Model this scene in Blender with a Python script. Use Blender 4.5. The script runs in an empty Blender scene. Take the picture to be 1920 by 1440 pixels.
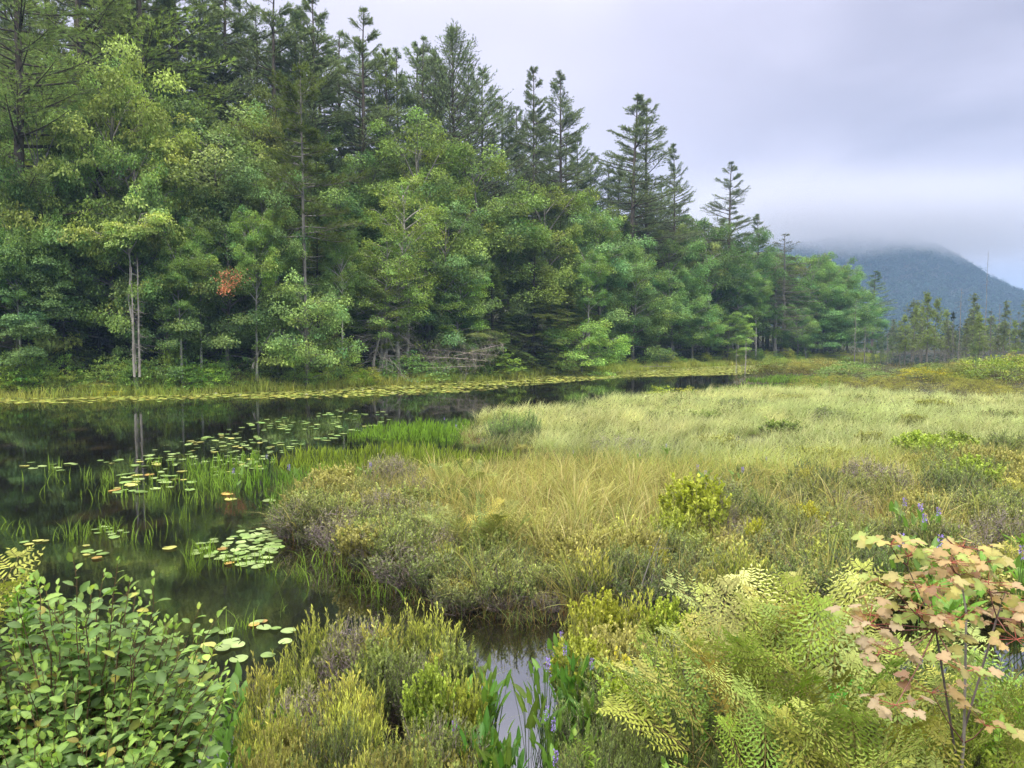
import bpy, math, random
import numpy as np

# ------------------------------------------------------------------ camera
S = bpy.context.scene
COL = S.collection
F = 1387.0                      # focal length in pixels of the 1920 px wide photograph
PITCH = math.radians(3.3)
CAMZ = 3.0
CP, SP = math.cos(PITCH), math.sin(PITCH)
cam_data = bpy.data.cameras.new("camera")
cam = bpy.data.objects.new("camera", cam_data)
COL.objects.link(cam)
cam.location = (0, 0, CAMZ)
cam.rotation_euler = (math.radians(90) - PITCH, 0, 0)
cam_data.sensor_width = 36.0
cam_data.lens = 36.0 * F / 1920.0
cam_data.clip_start = 0.05
cam_data.clip_end = 9000
S.camera = cam

# ------------------------------------------------------------------ world (overcast)
SUN_EL, SUN_AZ = math.radians(52), math.radians(215)
w = bpy.data.worlds.new("World")
S.world = w
w.use_nodes = True
nt = w.node_tree
nt.nodes.clear()
N = nt.nodes.new
L = nt.links.new
def nmath(op, a, b=None, tree=None, clamp=False):
    t = tree or nt
    n = t.nodes.new("ShaderNodeMath"); n.operation = op; n.use_clamp = clamp
    for i, v in enumerate((a, b)):
        if v is None: continue
        if isinstance(v, (int, float)): n.inputs[i].default_value = v
        else: t.links.new(v, n.inputs[i])
    return n.outputs[0]
def nrange(v, a, b, c=0.0, d=1.0, tree=None, smooth=True):
    t = tree or nt
    n = t.nodes.new("ShaderNodeMapRange"); n.interpolation_type = 'SMOOTHSTEP' if smooth else 'LINEAR'
    t.links.new(v, n.inputs[0])
    for i, x in enumerate((a, b, c, d)): n.inputs[i + 1].default_value = x
    return n.outputs[0]
def nmix(f, a, b, tree=None, mode='MIX'):
    t = tree or nt
    n = t.nodes.new("ShaderNodeMix"); n.data_type = 'RGBA'; n.blend_type = mode
    for i, v in ((0, f), (6, a), (7, b)):
        if isinstance(v, (int, float)): n.inputs[i].default_value = v
        elif isinstance(v, tuple): n.inputs[i].default_value = (*v, 1)
        else: t.links.new(v, n.inputs[i])
    return n.outputs[2]
tc = N("ShaderNodeTexCoord")
sep = N("ShaderNodeSeparateXYZ"); L(tc.outputs["Generated"], sep.inputs[0])
dx, dz = sep.outputs[0], sep.outputs[2]
sky = N("ShaderNodeTexSky"); sky.sky_type = 'NISHITA'; sky.sun_disc = False
sky.sun_elevation = SUN_EL; sky.sun_rotation = SUN_AZ
mp = N("ShaderNodeMapping"); mp.inputs["Scale"].default_value = (1.0, 1.0, 2.2)
mp.inputs["Rotation"].default_value = (0, math.radians(-14), 0)
L(tc.outputs["Generated"], mp.inputs[0])
nz = N("ShaderNodeTexNoise"); nz.inputs["Scale"].default_value = 2.6; nz.inputs["Detail"].default_value = 5
nz.inputs["Roughness"].default_value = 0.45; nz.inputs["Distortion"].default_value = 0.35
L(mp.outputs[0], nz.inputs["Vector"])
cl = nrange(nz.outputs[0], 0.33, 0.66)
side = nrange(dx, -0.05, 0.62)                       # the deck thickens towards the east
lowb = nrange(dz, 0.02, 0.17, 0.62, 1.0)             # and thins just over the skyline
dark = nmath('MULTIPLY', nmath('ADD', nmath('MULTIPLY', side, 0.68), nmath('MULTIPLY', nmath('SUBTRACT', cl, 0.35), nmath('ADD', nmath('MULTIPLY', side, 0.5), 0.14))), lowb, clamp=True)
deck = nmix(dark, (5.9, 5.65, 6.9), (3.2, 3.13, 4.05))
zen = nrange(dz, 0.38, 0.80, 1.0, 5.2)
deck = nmix(nrange(dz, 0.38, 0.70), deck, (5.5, 5.15, 4.6))
deck = nmix(1.0, deck, nmath('MULTIPLY', zen, 1.0), mode='MULTIPLY')
mixc = nmix(0.96, sky.outputs[0], deck)
bg = N("ShaderNodeBackground"); bg.inputs["Strength"].default_value = 0.1
L(mixc, bg.inputs["Color"])
wo = N("ShaderNodeOutputWorld"); L(bg.outputs[0], wo.inputs[0])

sun_d = bpy.data.lights.new("sun", 'SUN'); sun_d.energy = 1.5; sun_d.angle = math.radians(10)
sun_d.color = (1.0, 0.96, 0.88)
sun = bpy.data.objects.new("sun", sun_d); COL.objects.link(sun)
sun.rotation_euler = (math.radians(90) - SUN_EL, 0, math.radians(180) - SUN_AZ)

S.view_settings.view_transform = 'Standard'; S.view_settings.look = 'None'
S.view_settings.exposure = 0.72; S.view_settings.gamma = 1.0
S.render.engine = 'CYCLES'
c = S.cycles
c.max_bounces = 6; c.diffuse_bounces = 3; c.glossy_bounces = 2; c.transmission_bounces = 3
c.transparent_max_bounces = 4; c.volume_bounces = 1
c.caustics_reflective = False; c.caustics_refractive = False
c.use_denoising = True; c.denoiser = 'OPENIMAGEDENOISE'
c.use_adaptive_sampling = True; c.adaptive_threshold = 0.015
c.volume_step_rate = 1.0; c.volume_max_steps = 64

# ------------------------------------------------------------------ pixel geometry
def ray(px, py):
    a = (px - 960) / F; t = (720 - py) / F
    return a, CP + t * SP, -SP + t * CP
def G(px, py, z=0.0):
    """where the sight line of a photo pixel meets height z"""
    a, y, dz_ = ray(px, py)
    k = (z - CAMZ) / dz_
    return a * k, y * k
def ZT(px, py, Y):
    """x and height of a photo pixel at distance Y"""
    a, y, dz_ = ray(px, py)
    k = Y / y
    return a * k, CAMZ + dz_ * k
def to_px(X, Y, Z=0.0):
    d = Y * CP - (Z - CAMZ) * SP
    v = Y * SP + (Z - CAMZ) * CP
    d = np.maximum(d, 1e-3)
    return 960 + F * X / d, 720 - F * v / d

# ------------------------------------------------------------------ mesh building
class Geo:
    def __init__(s): s.V = []; s.Cc = []; s.Q = []; s.T = []; s.n = 0
    def add(s, V, C, Q=None, T=None):
        V = np.asarray(V, np.float32).reshape(-1, 3)
        C = np.broadcast_to(np.asarray(C, np.float32), V.shape) if np.ndim(C) < 2 else np.asarray(C, np.float32).reshape(-1, 3)
        s.V.append(V); s.Cc.append(C)
        if Q is not None and len(Q): s.Q.append(np.asarray(Q, np.int32).reshape(-1, 4) + s.n)
        if T is not None and len(T): s.T.append(np.asarray(T, np.int32).reshape(-1, 3) + s.n)
        s.n += len(V)
    def mesh(s, name, mat, smooth=False):
        me = bpy.data.meshes.new(name)
        if s.n:
            V = np.concatenate(s.V); C = np.concatenate(s.Cc)
            q = np.concatenate(s.Q) if s.Q else np.zeros((0, 4), np.int32)
            t = np.concatenate(s.T) if s.T else np.zeros((0, 3), np.int32)
            me.vertices.add(len(V)); me.vertices.foreach_set("co", V.ravel())
            me.loops.add(q.size + t.size)
            me.loops.foreach_set("vertex_index", np.concatenate([q.ravel(), t.ravel()]))
            me.polygons.add(len(q) + len(t))
            st = np.concatenate([np.arange(len(q)) * 4, q.size + np.arange(len(t)) * 3])
            me.polygons.foreach_set("loop_start", st.astype(np.int32))
            if smooth: me.polygons.foreach_set("use_smooth", np.ones(len(q) + len(t), bool))
            me.update(calc_edges=True)
            at = me.color_attributes.new("col", 'FLOAT_COLOR', 'POINT')
            at.data.foreach_set("color", np.concatenate([np.clip(C, 0, 2), np.ones((len(C), 1), np.float32)], 1).ravel())
        me.materials.append(mat)
        return me
def nrm(v): return v / np.maximum(np.linalg.norm(v, axis=-1, keepdims=True), 1e-9)
def inst(g, T, P, X, Nn, Sc, C):
    """copies of a small template: T = (verts, quads, tris, shade per vertex)"""
    v, q, t, sh = T
    P = np.asarray(P, np.float32); n = len(P)
    if n == 0: return
    X = nrm(np.asarray(X, np.float32)); Y = nrm(np.cross(Nn, X)); Z = np.cross(X, Y)
    Sc = np.asarray(Sc, np.float32)
    if Sc.ndim == 1: Sc = Sc[:, None] * np.ones((1, 3), np.float32)
    lv = v[None] * Sc[:, None, :]
    W = P[:, None, :] + lv[..., :1] * X[:, None] + lv[..., 1:2] * Y[:, None] + lv[..., 2:3] * Z[:, None]
    C = np.asarray(C, np.float32)
    if C.ndim == 1: C = np.broadcast_to(C, (n, 3))
    Cv = C[:, None, :] * sh[None, :, None]
    k = len(v); off = (np.arange(n) * k)[:, None, None]
    g.add(W.reshape(-1, 3), Cv.reshape(-1, 3), (q[None] + off).reshape(-1, 4) if len(q) else None, (t[None] + off).reshape(-1, 3) if len(t) else None)
def tubes(g, P, R, C, sides=5):
    """many polylines (n, k, 3) with radii (n, k)"""
    P = np.asarray(P, np.float32); R = np.asarray(R, np.float32)
    if P.ndim == 2: P = P[None]; R = R[None]
    n, k, _ = P.shape
    D = np.empty_like(P); D[:, 1:-1] = P[:, 2:] - P[:, :-2]; D[:, 0] = P[:, 1] - P[:, 0]; D[:, -1] = P[:, -1] - P[:, -2]
    D = nrm(D)
    up = np.where(np.abs(D[..., 2:3]) > 0.9, np.array([1.0, 0, 0]), np.array([0, 0, 1.0]))
    A = nrm(np.cross(D, up)); B = np.cross(D, A)
    th = np.arange(sides) / sides * 2 * math.pi
    ring = A[:, :, None] * np.cos(th)[None, None, :, None] + B[:, :, None] * np.sin(th)[None, None, :, None]
    V = P[:, :, None] + ring * R[:, :, None, None]
    C = np.asarray(C, np.float32)
    Cv = np.broadcast_to(C if C.ndim == 1 else C[:, None, None, :] if C.ndim == 2 else C[:, :, None, :], V.shape)
    i = np.arange(k - 1)[:, None] * sides; j = np.arange(sides)[None]; j2 = (j + 1) % sides
    q = np.stack([i + j, i + j2, i + sides + j2, i + sides + j], -1).reshape(-1, 4)
    q = q[None] + (np.arange(n) * k * sides)[:, None, None]
    g.add(V.reshape(-1, 3), Cv.reshape(-1, 3), q.reshape(-1, 4))
def ribbons(g, P, az, H, Wd, lean, Cb, Ct, K=4, curl=1.0, r=None, tipw=0.08, prof=None):
    """grass blades: root P (n,3), azimuth of lean, height, width, lean amount"""
    n = len(P)
    if n == 0: return
    P = np.asarray(P, np.float32)
    t = np.linspace(0, 1, K)[None, :]
    H = H[:, None]; lean = lean[:, None]
    out = lean * H * t ** (1.0 + curl)
    z = H * (t - 0.45 * np.clip(lean, 0, 1.2) * t ** 2.6)
    ca, sa = np.cos(az)[:, None], np.sin(az)[:, None]
    X = P[:, 0:1] + out * ca; Y = P[:, 1:2] + out * sa; Z = P[:, 2:3] + z
    C = np.stack([X, Y, Z], -1)
    r = r or np.random.default_rng(1)
    fa = r.uniform(0, math.pi, n)[:, None]
    if prof is None: wv = Wd[:, None] * 0.5 * (1 - (1 - tipw) * t ** 1.6)
    else: wv = Wd[:, None] * 0.5 * prof(t)
    wx, wy = np.cos(fa) * wv, np.sin(fa) * wv
    V = np.empty((n, K, 2, 3), np.float32)
    V[:, :, 0] = C; V[:, :, 1] = C
    V[:, :, 0, 0] -= wx; V[:, :, 0, 1] -= wy; V[:, :, 1, 0] += wx; V[:, :, 1, 1] += wy
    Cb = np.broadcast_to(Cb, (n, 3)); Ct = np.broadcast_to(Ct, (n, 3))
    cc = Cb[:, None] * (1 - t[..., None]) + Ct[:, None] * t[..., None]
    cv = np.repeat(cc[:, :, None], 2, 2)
    i = np.arange(K - 1) * 2
    q = np.stack([i, i + 1, i + 3, i + 2], -1)[None] + (np.arange(n) * K * 2)[:, None, None]
    g.add(V.reshape(-1, 3), cv.reshape(-1, 3), q.reshape(-1, 4))
def unit_h(a): return np.stack([np.cos(a), np.sin(a), np.zeros_like(a)], -1)

# ------------------------------------------------------------------ materials
def mat_new(name):
    m = bpy.data.materials.new(name); m.use_nodes = True
    t = m.node_tree; t.nodes.clear()
    return m, t
def mat_leaf(name, rough=0.5, trans=0.3, spec=0.35, tint=True, vary=0.3, nscale=2.0, glow=1.5):
    m, t = mat_new(name)
    a = t.nodes.new("ShaderNodeAttribute"); a.attribute_name = "col"
    c = a.outputs["Color"]
    if tint:
        oi = t.nodes.new("ShaderNodeObjectInfo"); c = nmix(1.0, c, oi.outputs["Color"], t, 'MULTIPLY')
    geo = t.nodes.new("ShaderNodeNewGeometry")
    n = t.nodes.new("ShaderNodeTexNoise"); n.inputs["Scale"].default_value = nscale; n.inputs["Detail"].default_value = 2
    t.links.new(geo.outputs["Position"], n.inputs["Vector"])
    v = nrange(n.outputs[0], 0.3, 0.7, 1 - vary, 1 + vary, t, smooth=False)
    c = nmix(1.0, c, v, t, 'MULTIPLY')
    p = t.nodes.new("ShaderNodeBsdfPrincipled"); p.inputs["Roughness"].default_value = rough
    p.inputs["Specular IOR Level"].default_value = spec
    t.links.new(c, p.inputs["Base Color"])
    tr = t.nodes.new("ShaderNodeBsdfTranslucent")
    tcol = nmix(1.0, c, (glow, glow * 1.05, glow * 0.6), t, 'MULTIPLY')
    t.links.new(tcol, tr.inputs["Color"])
    mx = t.nodes.new("ShaderNodeMixShader"); mx.inputs[0].default_value = trans
    t.links.new(p.outputs[0], mx.inputs[1]); t.links.new(tr.outputs[0], mx.inputs[2])
    o = t.nodes.new("ShaderNodeOutputMaterial"); t.links.new(mx.outputs[0], o.inputs[0])
    return m
def mat_bark(name, scale=6.0):
    m, t = mat_new(name)
    a = t.nodes.new("ShaderNodeAttribute"); a.attribute_name = "col"
    geo = t.nodes.new("ShaderNodeNewGeometry")
    mp_ = t.nodes.new("ShaderNodeMapping"); mp_.inputs["Scale"].default_value = (1, 1, 0.35)
    t.links.new(geo.outputs["Position"], mp_.inputs[0])
    n = t.nodes.new("ShaderNodeTexNoise"); n.inputs["Scale"].default_value = scale; n.inputs["Detail"].default_value = 5
    t.links.new(mp_.outputs[0], n.inputs["Vector"])
    oi = t.nodes.new("ShaderNodeObjectInfo")
    c = nmix(1.0, a.outputs["Color"], oi.outputs["Color"], t, 'MULTIPLY')
    c = nmix(1.0, c, nrange(n.outputs[0], 0.3, 0.7, 0.55, 1.45, t, smooth=False), t, 'MULTIPLY')
    p = t.nodes.new("ShaderNodeBsdfPrincipled"); p.inputs["Roughness"].default_value = 0.9
    p.inputs["Specular IOR Level"].default_value = 0.15
    t.links.new(c, p.inputs["Base Color"])
    b = t.nodes.new("ShaderNodeBump"); b.inputs["Strength"].default_value = 0.6; b.inputs["Distance"].default_value = 0.03
    t.links.new(n.outputs[0], b.inputs["Height"]); t.links.new(b.outputs[0], p.inputs["Normal"])
    o = t.nodes.new("ShaderNodeOutputMaterial"); t.links.new(p.outputs[0], o.inputs[0])
    return m
M_TREE = mat_leaf("tree_leaves", 0.6, 0.25, 0.06, vary=0.32, nscale=0.55)
M_NEEDLE = mat_leaf("needles", 0.6, 0.30, 0.06, vary=0.25, nscale=0.5)
M_SHRUB = mat_leaf("shrub_leaves", 0.5, 0.2, 0.12, vary=0.22, nscale=3.0)
M_GRASS = mat_leaf("grass_blades", 0.55, 0.42, 0.15, tint=False, vary=0.25, nscale=0.9, glow=1.3)
M_BIG = mat_leaf("broad_leaf", 0.42, 0.30, 0.30, vary=0.12, nscale=9.0, glow=1.8)
M_FERN = mat_leaf("fern_leaf", 0.5, 0.16, 0.15, vary=0.18, nscale=5.0, glow=1.1)
M_PAD = mat_leaf("lily_pad", 0.3, 0.05, 0.5, vary=0.2, nscale=7.0)
M_BARK = mat_bark("bark")
M_TWIG = mat_bark("twigs", 20.0)
M_PETAL = mat_leaf("petals", 0.5, 0.3, 0.3, vary=0.1, nscale=30.0, glow=1.0)

m, t = mat_new("still_dark_water")
lw = t.nodes.new("ShaderNodeLayerWeight"); lw.inputs["Blend"].default_value = 0.35
geo = t.nodes.new("ShaderNodeNewGeometry")
mp_ = t.nodes.new("ShaderNodeMapping"); mp_.inputs["Scale"].default_value = (1, 0.6, 1)
t.links.new(geo.outputs["Position"], mp_.inputs[0])
n1 = t.nodes.new("ShaderNodeTexNoise"); n1.inputs["Scale"].default_value = 2.2; n1.inputs["Detail"].default_value = 3
t.links.new(mp_.outputs[0], n1.inputs["Vector"])
bmp = t.nodes.new("ShaderNodeBump"); bmp.inputs["Strength"].default_value = 0.03; bmp.inputs["Distance"].default_value = 0.05
t.links.new(n1.outputs[0], bmp.inputs["Height"])
n2 = t.nodes.new("ShaderNodeTexNoise"); n2.inputs["Scale"].default_value = 0.9; n2.inputs["Detail"].default_value = 5
t.links.new(mp_.outputs[0], n2.inputs["Vector"])
bed = nmix(nrange(n2.outputs[0], 0.52, 0.75, tree=t), (0.007, 0.0065, 0.004), (0.030, 0.024, 0.011), t)
df = t.nodes.new("ShaderNodeBsdfDiffuse"); t.links.new(bed, df.inputs["Color"])
gl = t.nodes.new("ShaderNodeBsdfGlossy"); gl.inputs["Roughness"].default_value = 0.035
gl.inputs["Color"].default_value = (0.93, 0.95, 0.97, 1); t.links.new(bmp.outputs[0], gl.inputs["Normal"])
mx = t.nodes.new("ShaderNodeMixShader")
t.links.new(nrange(lw.outputs["Facing"], 0.3, 1.0, 0.24, 0.72, t, smooth=False), mx.inputs[0])
t.links.new(df.outputs[0], mx.inputs[1]); t.links.new(gl.outputs[0], mx.inputs[2])
o = t.nodes.new("ShaderNodeOutputMaterial"); t.links.new(mx.outputs[0], o.inputs[0])
M_WATER = m

m, t = mat_new("peat_and_moss")
geo = t.nodes.new("ShaderNodeNewGeometry")
n1 = t.nodes.new("ShaderNodeTexNoise"); n1.inputs["Scale"].default_value = 1.3; n1.inputs["Detail"].default_value = 8
t.links.new(geo.outputs["Position"], n1.inputs["Vector"])
cc = nmix(nrange(n1.outputs[0], 0.35, 0.65, tree=t), (0.018, 0.014, 0.008), (0.040, 0.048, 0.016), t)
p = t.nodes.new("ShaderNodeBsdfPrincipled"); p.inputs["Roughness"].default_value = 0.95
t.links.new(cc, p.inputs["Base Color"])
b = t.nodes.new("ShaderNodeBump"); b.inputs["Strength"].default_value = 0.7; b.inputs["Distance"].default_value = 0.08
t.links.new(n1.outputs[0], b.inputs["Height"]); t.links.new(b.outputs[0], p.inputs["Normal"])
o = t.nodes.new("ShaderNodeOutputMaterial"); t.links.new(p.outputs[0], o.inputs[0])
M_GROUND = m

# ------------------------------------------------------------------ objects
def thing(name, label, cat, loc=(0, 0, 0), rz=0.0, sc=(1, 1, 1), group=None, rot=None):
    o = bpy.data.objects.new(name, None); COL.objects.link(o)
    o.location = loc; o.rotation_euler = rot or (0, 0, rz); o.scale = sc
    o.empty_display_size = 0.2
    o["label"] = label; o["category"] = cat
    if group: o["group"] = group
    return o
def part(name, me, parent=None, color=None, loc=None, rot=None, sc=None):
    o = bpy.data.objects.new(name, me); COL.objects.link(o)
    if parent is not None: o.parent = parent
    if color is not None: o.color = (*color, 1)
    if loc is not None: o.location = loc
    if rot is not None: o.rotation_euler = rot
    if sc is not None: o.scale = sc
    return o
def solo(name, me, label, cat, group=None, kind=None, **k):
    o = part(name, me, None, **k)
    if kind == 'structure': o["kind"] = kind; return o
    o["label"] = label; o["category"] = cat
    if group: o["group"] = group
    if kind: o["kind"] = kind
    return o

# ------------------------------------------------------------------ the lie of the land
def poly(pts): return np.array([G(*p) for p in pts])
def inside(P, X, Y):
    x0, y0 = P[:, 0], P[:, 1]; x1, y1 = np.roll(x0, -1), np.roll(y0, -1)
    X = np.asarray(X, float); Y = np.asarray(Y, float); r = np.zeros(X.shape, bool)
    for a, b, c_, d in zip(x0, y0, x1, y1):
        if b == d: continue
        r ^= ((b > Y) != (d > Y)) & (X < (c_ - a) * (Y - b) / (d - b) + a)
    return r
def sdist(P, X, Y):
    X = np.asarray(X, float); Y = np.asarray(Y, float); best = np.full(X.shape, 1e18)
    for i in range(len(P)):
        a = P[i]; b = P[(i + 1) % len(P)]; e = b - a
        t_ = np.clip(((X - a[0]) * e[0] + (Y - a[1]) * e[1]) / max(e @ e, 1e-9), 0, 1)
        best = np.minimum(best, (X - a[0] - t_ * e[0]) ** 2 + (Y - a[1] - t_ * e[1]) ** 2)
    d = np.sqrt(best)
    return np.where(inside(P, X, Y), d, -d)
SHORE_PX = [(-2200, 760), (-900, 757), (0, 745), (250, 741), (500, 733), (700, 722), (900, 712), (1000, 703), (1160, 695), (1300, 687), (1460, 681), (1560, 676), (1640, 670), (1680, 662)]
shore_w = [G(*p) for p in SHORE_PX]
LAND = np.array(shore_w + [(150, 400), (-400, 600), (-500, 60)])
MARSH = poly([(536, 1002), (528, 968), (620, 932), (760, 908), (890, 903), (1000, 890), (1012, 872), (985, 848), (890, 842), (868, 818),
              (890, 796), (940, 786), (1000, 779), (1100, 767), (1200, 755), (1300, 745), (1385, 731), (1370, 716), (1405, 703), (1480, 695),
              (1560, 690), (1700, 686), (1850, 683), (2300, 680), (3600, 700), (4200, 900), (2600, 1165), (1920, 1150), (1760, 1150), (1600, 1172), (1480, 1188),
              (1350, 1190), (1200, 1180), (1060, 1172), (960, 1172), (860, 1148), (800, 1126), (720, 1100), (650, 1062), (600, 1024)])
NEAR = np.array([G(395, 1500), G(435, 1345), G(520, 1300), G(620, 1275), G(760, 1262), G(850, 1268), G(888, 1300), G(900, 1400), G(905, 1560), G(1035, 1560),
                 G(1045, 1400), G(1050, 1300), G(1075, 1250), G(1180, 1236), G(1400, 1245), G(1600, 1275), G(1750, 1300), G(1850, 1290), G(2300, 1290),
                 (12, 6), (14, -14), (-14, -14), (-14, 3.4), (-3.2, 3.6), G(330, 1500)])
FARLAND = np.array([(112, 196), (190, 200), (330, 200), (420, 120), (2400, 100), (2400, 2400), (-400, 2400), (60, 260)])
POOL = np.array([G(1362, 725), G(1400, 728.5), G(1470, 729), G(1508, 725.5), G(1485, 720.5), G(1400, 720)])
def height(X, Y):
    X = np.asarray(X, float); Y = np.asarray(Y, float)
    s = sdist(LAND, X, Y); z = -0.7 + 0.95 * np.clip((s + 0.8) / 1.6, 0, 1)
    z = z + np.where(s > 3, np.minimum((s - 3) * 0.26, 15), 0)
    m_ = sdist(MARSH, X, Y); z = np.maximum(z, -0.7 + 0.76 * np.clip((m_ + 0.35) / 0.5, 0, 1))
    n_ = sdist(NEAR, X, Y); zn = -0.7 + 0.75 * np.clip((n_ + 0.35) / 0.5, 0, 1)
    zn = zn + np.where(n_ > 0, np.clip((3.7 - Y) * 0.5, 0, 1.25), 0)
    zn = zn + np.where(n_ > 0, 0.38 * np.clip((X - 0.9) / 1.2, 0, 1) * np.clip((5.6 - Y) / 1.2, 0, 1), 0)
    z = np.maximum(z, zn)
    z = np.where(inside(POOL, X, Y), -.4, z)
    f_ = sdist(FARLAND, X, Y); z = np.maximum(z, -0.7 + 1.3 * np.clip((f_ + 2) / 4, 0, 1))
    rr = np.hypot(X, Y)
    return np.where(rr > 880, np.maximum(z, 0.6), z)
def hz(x, y): return float(height(np.array([x]), np.array([y]))[0])

th = np.concatenate([np.linspace(-180, -46, 40, endpoint=False), np.linspace(-46, 46, 330, endpoint=False), np.linspace(46, 180, 40, endpoint=False)]) * math.pi / 180
rr = np.concatenate([[0.4], np.geomspace(1.0, 900, 300), [1150, 1600, 2500]])
TH, RR = np.meshgrid(th, rr)
gx, gy = np.sin(TH) * RR, np.cos(TH) * RR
gz = height(gx, gy)
g = Geo()
nr, nth = gx.shape
i = np.arange(nr - 1)[:, None] * nth; j = np.arange(nth)[None]; j2 = (j + 1) % nth
q = np.stack([i + j, i + j2, i + nth + j2, i + nth + j], -1).reshape(-1, 4)
g.add(np.stack([gx, gy, gz], -1).reshape(-1, 3), (1, 1, 1), q[:, ::-1])
solo("ground", g.mesh("ground", M_GROUND, True), "", "", kind='structure')
g = Geo()
ang = np.linspace(0, 2 * math.pi, 64, endpoint=False)
g.add(np.stack([np.cos(ang) * 870, np.sin(ang) * 870, 0 * ang], -1).tolist() + [[0, 0, 0]], (1, 1, 1), None, [[k, (k + 1) % 64, 64] for k in range(64)])
solo("water", g.mesh("water", M_WATER), "", "", kind='structure')
# ------------------------------------------------------------------ leaf templates
def T_(v, q=(), t=(), sh=None):
    v = np.array(v, np.float32); q = np.array(q, np.int32).reshape(-1, 4); t = np.array(t, np.int32).reshape(-1, 3)
    return v, q, t, np.ones(len(v), np.float32) if sh is None else np.array(sh, np.float32)
LEAF_Q = T_([(0, 0, 0), (.5, .36, .10), (1, 0, -.06), (.5, -.36, .10)], [(0, 3, 2, 1)])
LEAF_N = T_([(0, 0, 0), (.45, .17, .05), (1, 0, .02), (.45, -.17, .05)], [(0, 3, 2, 1)])
def tuft_t(n=6, spread=0.55, w=0.07, seed=3):
    r = np.random.default_rng(seed); v = []; t = []
    for k in range(n):
        a = k / n * 2 * math.pi + r.uniform(-.3, .3); s = spread * r.uniform(.5, 1.1)
        d = np.array([1, s * math.cos(a), s * math.sin(a)]); d /= np.linalg.norm(d)
        b = np.cross(d, r.normal(size=3)); b /= np.linalg.norm(b)
        v += [-b * w, b * w, d * r.uniform(.8, 1.1)]; t.append((3 * k, 3 * k + 1, 3 * k + 2))
    return T_(v, (), t)
TUFT = tuft_t()
TUFT2 = tuft_t(5, 0.8, 0.10, 5)
def spray_t(n=5, seed=2):
    """a flat feathery conifer spray: side shoots left and right of an axis"""
    v = []; q = []
    for k in range(n):
        x = k / n
        for s in (1, -1):
            b = len(v); l = 0.42 * (1 - 0.6 * x)
            v += [(x, 0, 0), (x + .10, s * .03, .01), (x + l * .8, s * l, -.05), (x + l * .45, s * l * .75, -.03)]
            q.append((b, b + 1, b + 2, b + 3) if s < 0 else (b, b + 3, b + 2, b + 1))
    return T_(v, q)
SPRAY = spray_t()

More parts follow.
